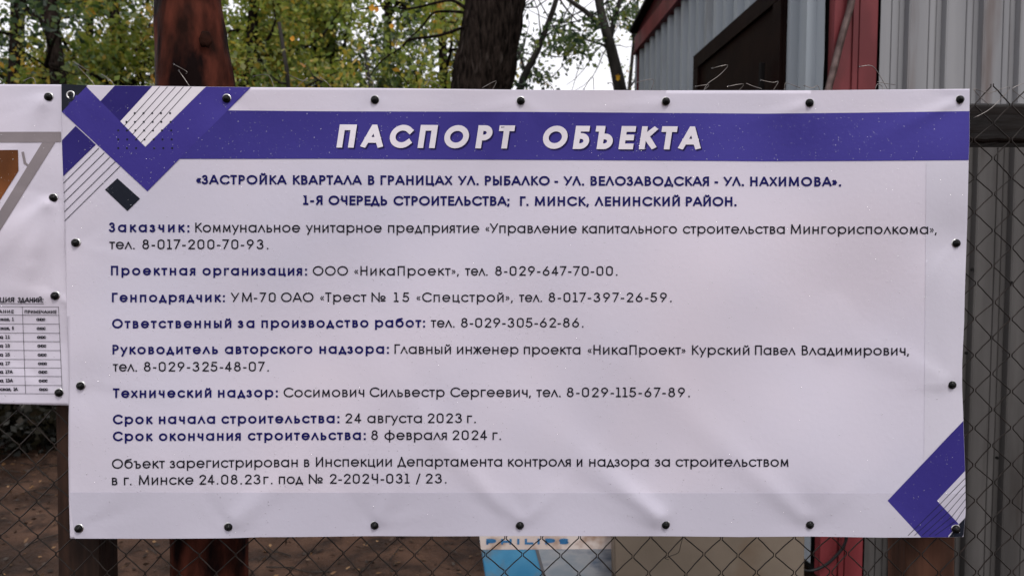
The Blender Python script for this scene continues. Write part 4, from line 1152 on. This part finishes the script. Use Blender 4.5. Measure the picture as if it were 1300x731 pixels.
def zr(zy): y = 530 + zy / 4.3; return (interp(S.right, y) - .15, y)
def zbm(zx): x = 1110 + zx / 4.3; return (x, interp(S.bot, x) - .15)
S.flat("printed_chevron", [Z7(72, 452), zr(17), zr(290), Z7(342, 452), Z7(462, 580), Z7(405, 642), zbm(404), zbm(256)], M['ink_band'], root, o1)
S.flat("printed_corner", [Z7(463, 580), zr(545), zr(640), zbm(480), zbm(407)], M['ink_slate'], root, o2)
ln = []
for (bx, mx_, my_, ry) in ((185, 362, 468, 330), (220, 384, 490, 367), (262, 404, 513, 405), (300, 425, 537, 445), (332, 447, 560, 485)):
    ln.append(line_rib(Z7(bx, 641), Z7(mx_, my_), .7)); ln.append(line_rib(Z7(mx_, my_), zr(ry), .7))
for l_ in ln: ribbons_mesh("printed_line", [l_], M['ink_slate'], root, S.surf, o3)

# lettering, word by word: (text, x0, x1) with the baseline measured at both ends of the line
def text_line(words, bl, cap, wt, m, name="lettering", slant=0, smax=1.10, S_=None, off=None, parent=None, dx=0, dy=0):
    for t, a, b in words:
        ribs = layout(t, a + dx, b + dx, interp(bl, a) + dy, interp(bl, b) + dy, cap, wt, slant, thinq=wt < .15, smax=smax)
        ribbons_mesh(name, ribs, m, parent or root, S.surf, off or o2)
TT = [("ПАСПОРТ", 427, 654.2), ("ОБЪЕКТА", 687.2, 892.8)]
tb = [(427, 187.6), (654, 188.9), (892, 190.2)]
for k in range(3): text_line(TT, tb, 29.4, .245, M['ink_shadow'], "letter_shadow", .15, off=.0012 + .0001 * k, dx=.6 + .6 * k, dy=.6 + .6 * k, smax=.83)
text_line(TT, tb, 29.4, .245, M['ink_white'], "lettering", .15, off=.0018, smax=.83)
NB = .21
text_line([("«ЗАСТРОЙКА", 249, 363.8), ("КВАРТАЛА", 371.8, 459.3), ("В", 467.2, 475.4), ("ГРАНИЦАХ", 483, 574.2), ("УЛ.", 581.7, 607.6), ("РЫБАЛКО", 615.5, 698), ("-", 703.8, 708.6),
           ("УЛ.", 715.7, 741.5), ("ВЕЛОЗАВОДСКАЯ", 749.7, 900.2), ("-", 907.1, 911.8), ("УЛ.", 918.7, 944.4), ("НАХИМОВА».", 952.4, 1067.7)],
          [(249, 234.2), (510, 235), (790, 236), (1068, 236.9)], 12.2, NB, M['ink_navy'], smax=.95)
text_line([("1-Я", 384.7, 409.5), ("ОЧЕРЕДЬ", 417, 491.6), ("СТРОИТЕЛЬСТВА;", 499.5, 647), ("Г.", 660.1, 670.9), ("МИНСК,", 679, 747.6), ("ЛЕНИНСКИЙ", 755.1, 863.2), ("РАЙОН.", 870.7, 935)],
          [(384, 260.2), (510, 261), (790, 261.9), (935, 262)], 12.2, NB, M['ink_navy'], smax=.95)
BB = .195; LL = .14
N_, K_ = M['ink_navy'], M['ink_black']
def body(bold, light, bl, cap=12.5):
    if bold: text_line(bold, bl, cap, BB, N_, smax=.93)
    if light: text_line(light, bl, cap, LL, K_, smax=1.0)
body([("Заказчик:", 138.2, 240.3)], [("Коммунальное", 247.8, 380.9), ("унитарное", 388.5, 484.6), ("предприятие", 492.6, 608.3), ("«Управление", 616, 732), ("капитального", 739.4, 859.5), ("строительства", 867, 996.4), ("Мингорисполкома»,", 1004, 1189.2)],
     [(138, 294.8), (400, 295.2), (670, 296), (940, 297), (1190, 297.4)])
body(None, [("тел.", 138.6, 170.9), ("8-017-200-70-93.", 180.6, 340.6)], [(138, 316.4), (341, 316.3)])
body([("Проектная", 140.7, 248), ("организация:", 257, 389.7)], [("ООО", 397, 441.8), ("«НикаПроект»,", 449.5, 582.5), ("тел.", 590.5, 619), ("8-029-647-70-00.", 628.7, 783.8)], [(140, 349.5), (450, 349.8), (784, 349.9)], 12.2)
body([("Генподрядчик:", 142, 285.4)], [("УМ", 293.2, 319.8), ("-70", 322.2, 349.9), ("ОАО", 356.7, 398), ("«Трест", 406.2, 465.2), ("№", 471.6, 490.4), ("15", 500, 519.5), ("«Спецстрой»,", 528.5, 651), ("тел.", 659, 688), ("8-017-397-26-59.", 696.5, 852.6)], [(142, 383.6), (450, 383.2), (853, 383.4)], 12.2)
body([("Ответственный", 142.2, 293.7), ("за", 301.9, 323), ("производство", 331.8, 467.8), ("работ:", 476.1, 539.6)], [("тел.", 547, 577), ("8-029-305-62-86.", 585.3, 740.7)], [(142, 416.8), (450, 415.7), (741, 415.5)], 12.3)
body([("Руководитель", 142.7, 276.7), ("авторского", 285.4, 396.6), ("надзора:", 405.5, 493.7)], [("Главный", 500.8, 572.6), ("инженер", 580.2, 658.2), ("проекта", 665, 736.9), ("«НикаПроект»", 745.8, 870.9), ("Курский", 878.6, 951.5), ("Павел", 958.6, 1010), ("Владимирович,", 1018, 1154)],
     [(142, 449.7), (450, 448.8), (770, 450), (1154, 451)], 12.4)
body(None, [("тел.", 143.2, 173.7), ("8-029-325-48-07.", 182.6, 341.2)], [(142, 471.4), (341, 471.2)], 12.4)
body([("Технический", 143.2, 268.4), ("надзор:", 276.7, 352.6)], [("Сосимович", 360, 462.5), ("Сильвестр", 469.3, 564.4), ("Сергеевич,", 571.8, 674), ("тел.", 681, 711.6), ("8-029-115-67-89.", 719.7, 875.7)], [(142, 505), (450, 503.7), (876, 503.9)], 12.4)
body([("Срок", 143.2, 193.5), ("начала", 201.6, 273), ("строительства:", 281, 430.8)], [("24", 438.5, 458.5), ("августа", 466.2, 535.6), ("2023", 543, 586.4), ("г.", 593, 604)], [(142, 538.3), (450, 536.8), (604, 536.7)], 12.5)
body([("Срок", 143.2, 193.5), ("окончания", 201.6, 305.7), ("строительства:", 314.6, 464.2)], [("8", 471.3, 479.8), ("февраля", 488, 567.4), ("2024", 574.5, 618.2), ("г.", 625.3, 636)], [(142, 559.8), (450, 558.2), (636, 558.1)], 12.5)
body(None, [("Объект", 142, 209.2), ("зарегистрирован", 215.5, 378), ("в", 386, 392.8), ("Инспекции", 401, 497.5), ("Департамента", 504.6, 637.4), ("контроля", 645, 724.7), ("и", 732.3, 739.4), ("надзора", 748, 823.6), ("за", 831.5, 850.5), ("строительством", 857.8, 1001)],
     [(142, 594.7), (450, 591.8), (740, 592), (1001, 592.2)], 12.6)
body(None, [("в", 142, 149), ("г.", 157.2, 166.8), ("Минске", 176.2, 245.5), ("24.08.23г.", 253, 345.8), ("под", 353.9, 384.6), ("№", 392, 410.5), ("2-202Ч-031", 418.7, 519.8), ("/", 528, 533.8), ("23.", 540.6, 566.8)],
     [(142, 615.6), (450, 613.4), (567, 613.2)], 12.6)
fasteners(root, S, pins_main, ring_only=(0,))
drops(root, S, 9000, (85, 1225), (115, 680), 3)
rebase(root)
for ch in root.children:
    if ch.name.startswith("grommet"):
        ch.matrix_parent_inverse = Matrix.Identity(4); ch.location = ch.location - root.location

# ---- second banner at the left edge of the photo
pins_left = [(62, 123), (68, 251), (71, 375), (75, 498), (-120, 122), (-300, 121), (-118, 497), (-300, 496), (-560, 120), (-560, 494), (-800, 300), (-830, 494)]
SL = Sheet(top=[(-860, 104), (-300, 106), (0, 107.2), (90, 107.6)], bot=[(-860, 506), (0, 512.3), (88, 514.5)],
           left=[(104, -850), (506, -850)], right=[(107, 79.5), (300, 84.5), (400, 87), (514, 90)], pins=pins_left, Y=0.0035, seed=9, amp=1.9,
           folds=[(68, 251, 112, 160, 9, .0075), (62, 123, 125, 140, 9, .005), (66, 252, 135, 120, 7, .005), (62, 123, 150, 60, 7, .0026), (62, 123, 100, 40, 5, .0018), (68, 251, 195, 60, 7, .0026), (71, 375, 265, 60, 5, .0026), (71, 375, 150, 50, 6, .0018), (75, 498, 200, 60, 6, .0016), (68, 251, 65, 50, 4, -.002), (40, 330, 95, 60, 8, .0028)])
rootl = empty("banner", at(-380, 512, .0035), "white banner with a demolition list table, cut by the left edge of the photo", "banner")
SL.flat("sheet", SL.outline(), M['vinyl'], rootl, 0.0, th=.0006)
def Z4(zx, zy): return (zx / 4.873, 150 + zy / 4.873)
SL.flat("printed_band", [(-820, 168.8)] + [(x, 168.8 - (x + 820) * .0015) for x in range(-800, 75, 25)] + [(77.4, 167.5), (77.4, 180.4), (70, 180.9), (-820, 182)], M['ink_grey'], rootl, o1)
SL.flat("printed_band", [(53.5, 181.1), (70, 181.05), (0, 293), (-90, 437), (-98, 437), (-98, 424), (0, 267.5)], M['ink_grey'], rootl, o1)
SL.flat("printed_picture", [(-600, 191.2), (0, 190.6), (22.8, 190.4), (23.6, 217), (0, 254), (-60, 350), (-600, 350)], M['ink_brown'], rootl, o1)
ribbons_mesh("printed_hook", [line_rib((29, 194.5), (31.6, 207), 3.4), line_rib((31.6, 207), (36.4, 211.2), 3)], M['ink_grey'], rootl, SL.surf, o1)
tbl = []
ys_t = [389.4, 400, 411.2, 422.7, 433.5, 444.7, 456.2, 466.8, 477.6, 489, 499.6]
rx = lambda y: 74.2 + (y - 389.4) / 110.2 * 4.8
mxx = lambda y: 28.2 + (y - 389.4) / 110.2 * 4.2
for y in ys_t: tbl.append(line_rib((-60, y - .6), (rx(y), y), .5))
for f_ in (rx, mxx, lambda y: -60 + 0 * y): tbl.append(line_rib((f_(389.4), 389.4), (f_(499.6), 499.6), .5))
tbl.append(line_rib((-40, 384.9), (55.3, 385.6), .6))
ribbons_mesh("printed_table", tbl, M['ink_black'], rootl, SL.surf, .0014)
def lt(t, a, b, y, cap, wt): return [t, a, b, y, cap, wt]
ribs = layout("ЭКСПЛИКАЦИЯ"[6:], -16, 17.6, 383.4, 383.6, 6.4, .2) if False else layout("КАЦИЯ", -14, 18.2, 383.4, 383.6, 6.4, .2, .1)
ribs += layout("ЗДАНИЙ:", 22, 55.4, 383.7, 384, 6.4, .2, .1)
ribs += layout("ЗВАНИЕ", -10, 17.4, 397.3, 397.5, 4.2, .22) + layout("ПРИМЕЧАНИЕ", 31.2, 71.8, 397.7, 397.9, 4.2, .22)
for k in range(9):
    y = (ys_t[k + 1] + ys_t[k + 2]) / 2 + 1.6; d = k * .42
    ribs += layout("снос", 46 + d, 57.4 + d, y, y, 4.4, .24)
for k, (t, a, b, n_) in enumerate([("ская,", -2, 12.5, "1"), ("ская,", -2, 12.5, "5"), ("ва,", -2, 4, "11"), ("ва,", -2, 4, "13"), ("ва,", -2, 4, "15"), ("ва,", -2, 4.2, "17"), ("ва,", -2, 4.2, "17А"), ("ва,", -2, 4.5, "13А"), ("йская,", -3, 14.3, "1А")]):
    y = (ys_t[k + 1] + ys_t[k + 2]) / 2 + 1.6; ribs += layout(t, a, b, y, y, 4.4, .22)
    x = b + 2.6; ribs += layout(n_, x, x + {1: 2.4, 2: 5.8, 3: 9.4}[len(n_)], y, y, 4.4, .22)
ribbons_mesh("lettering", ribs, M['ink_black'], rootl, SL.surf, .0018)
fasteners(rootl, SL, pins_left)
drops(rootl, SL, 600, (-60, 80), (112, 508), 8)
rebase(rootl)
for ch in rootl.children:
    if ch.name.startswith("grommet"):
        ch.matrix_parent_inverse = Matrix.Identity(4); ch.location = ch.location - rootl.location
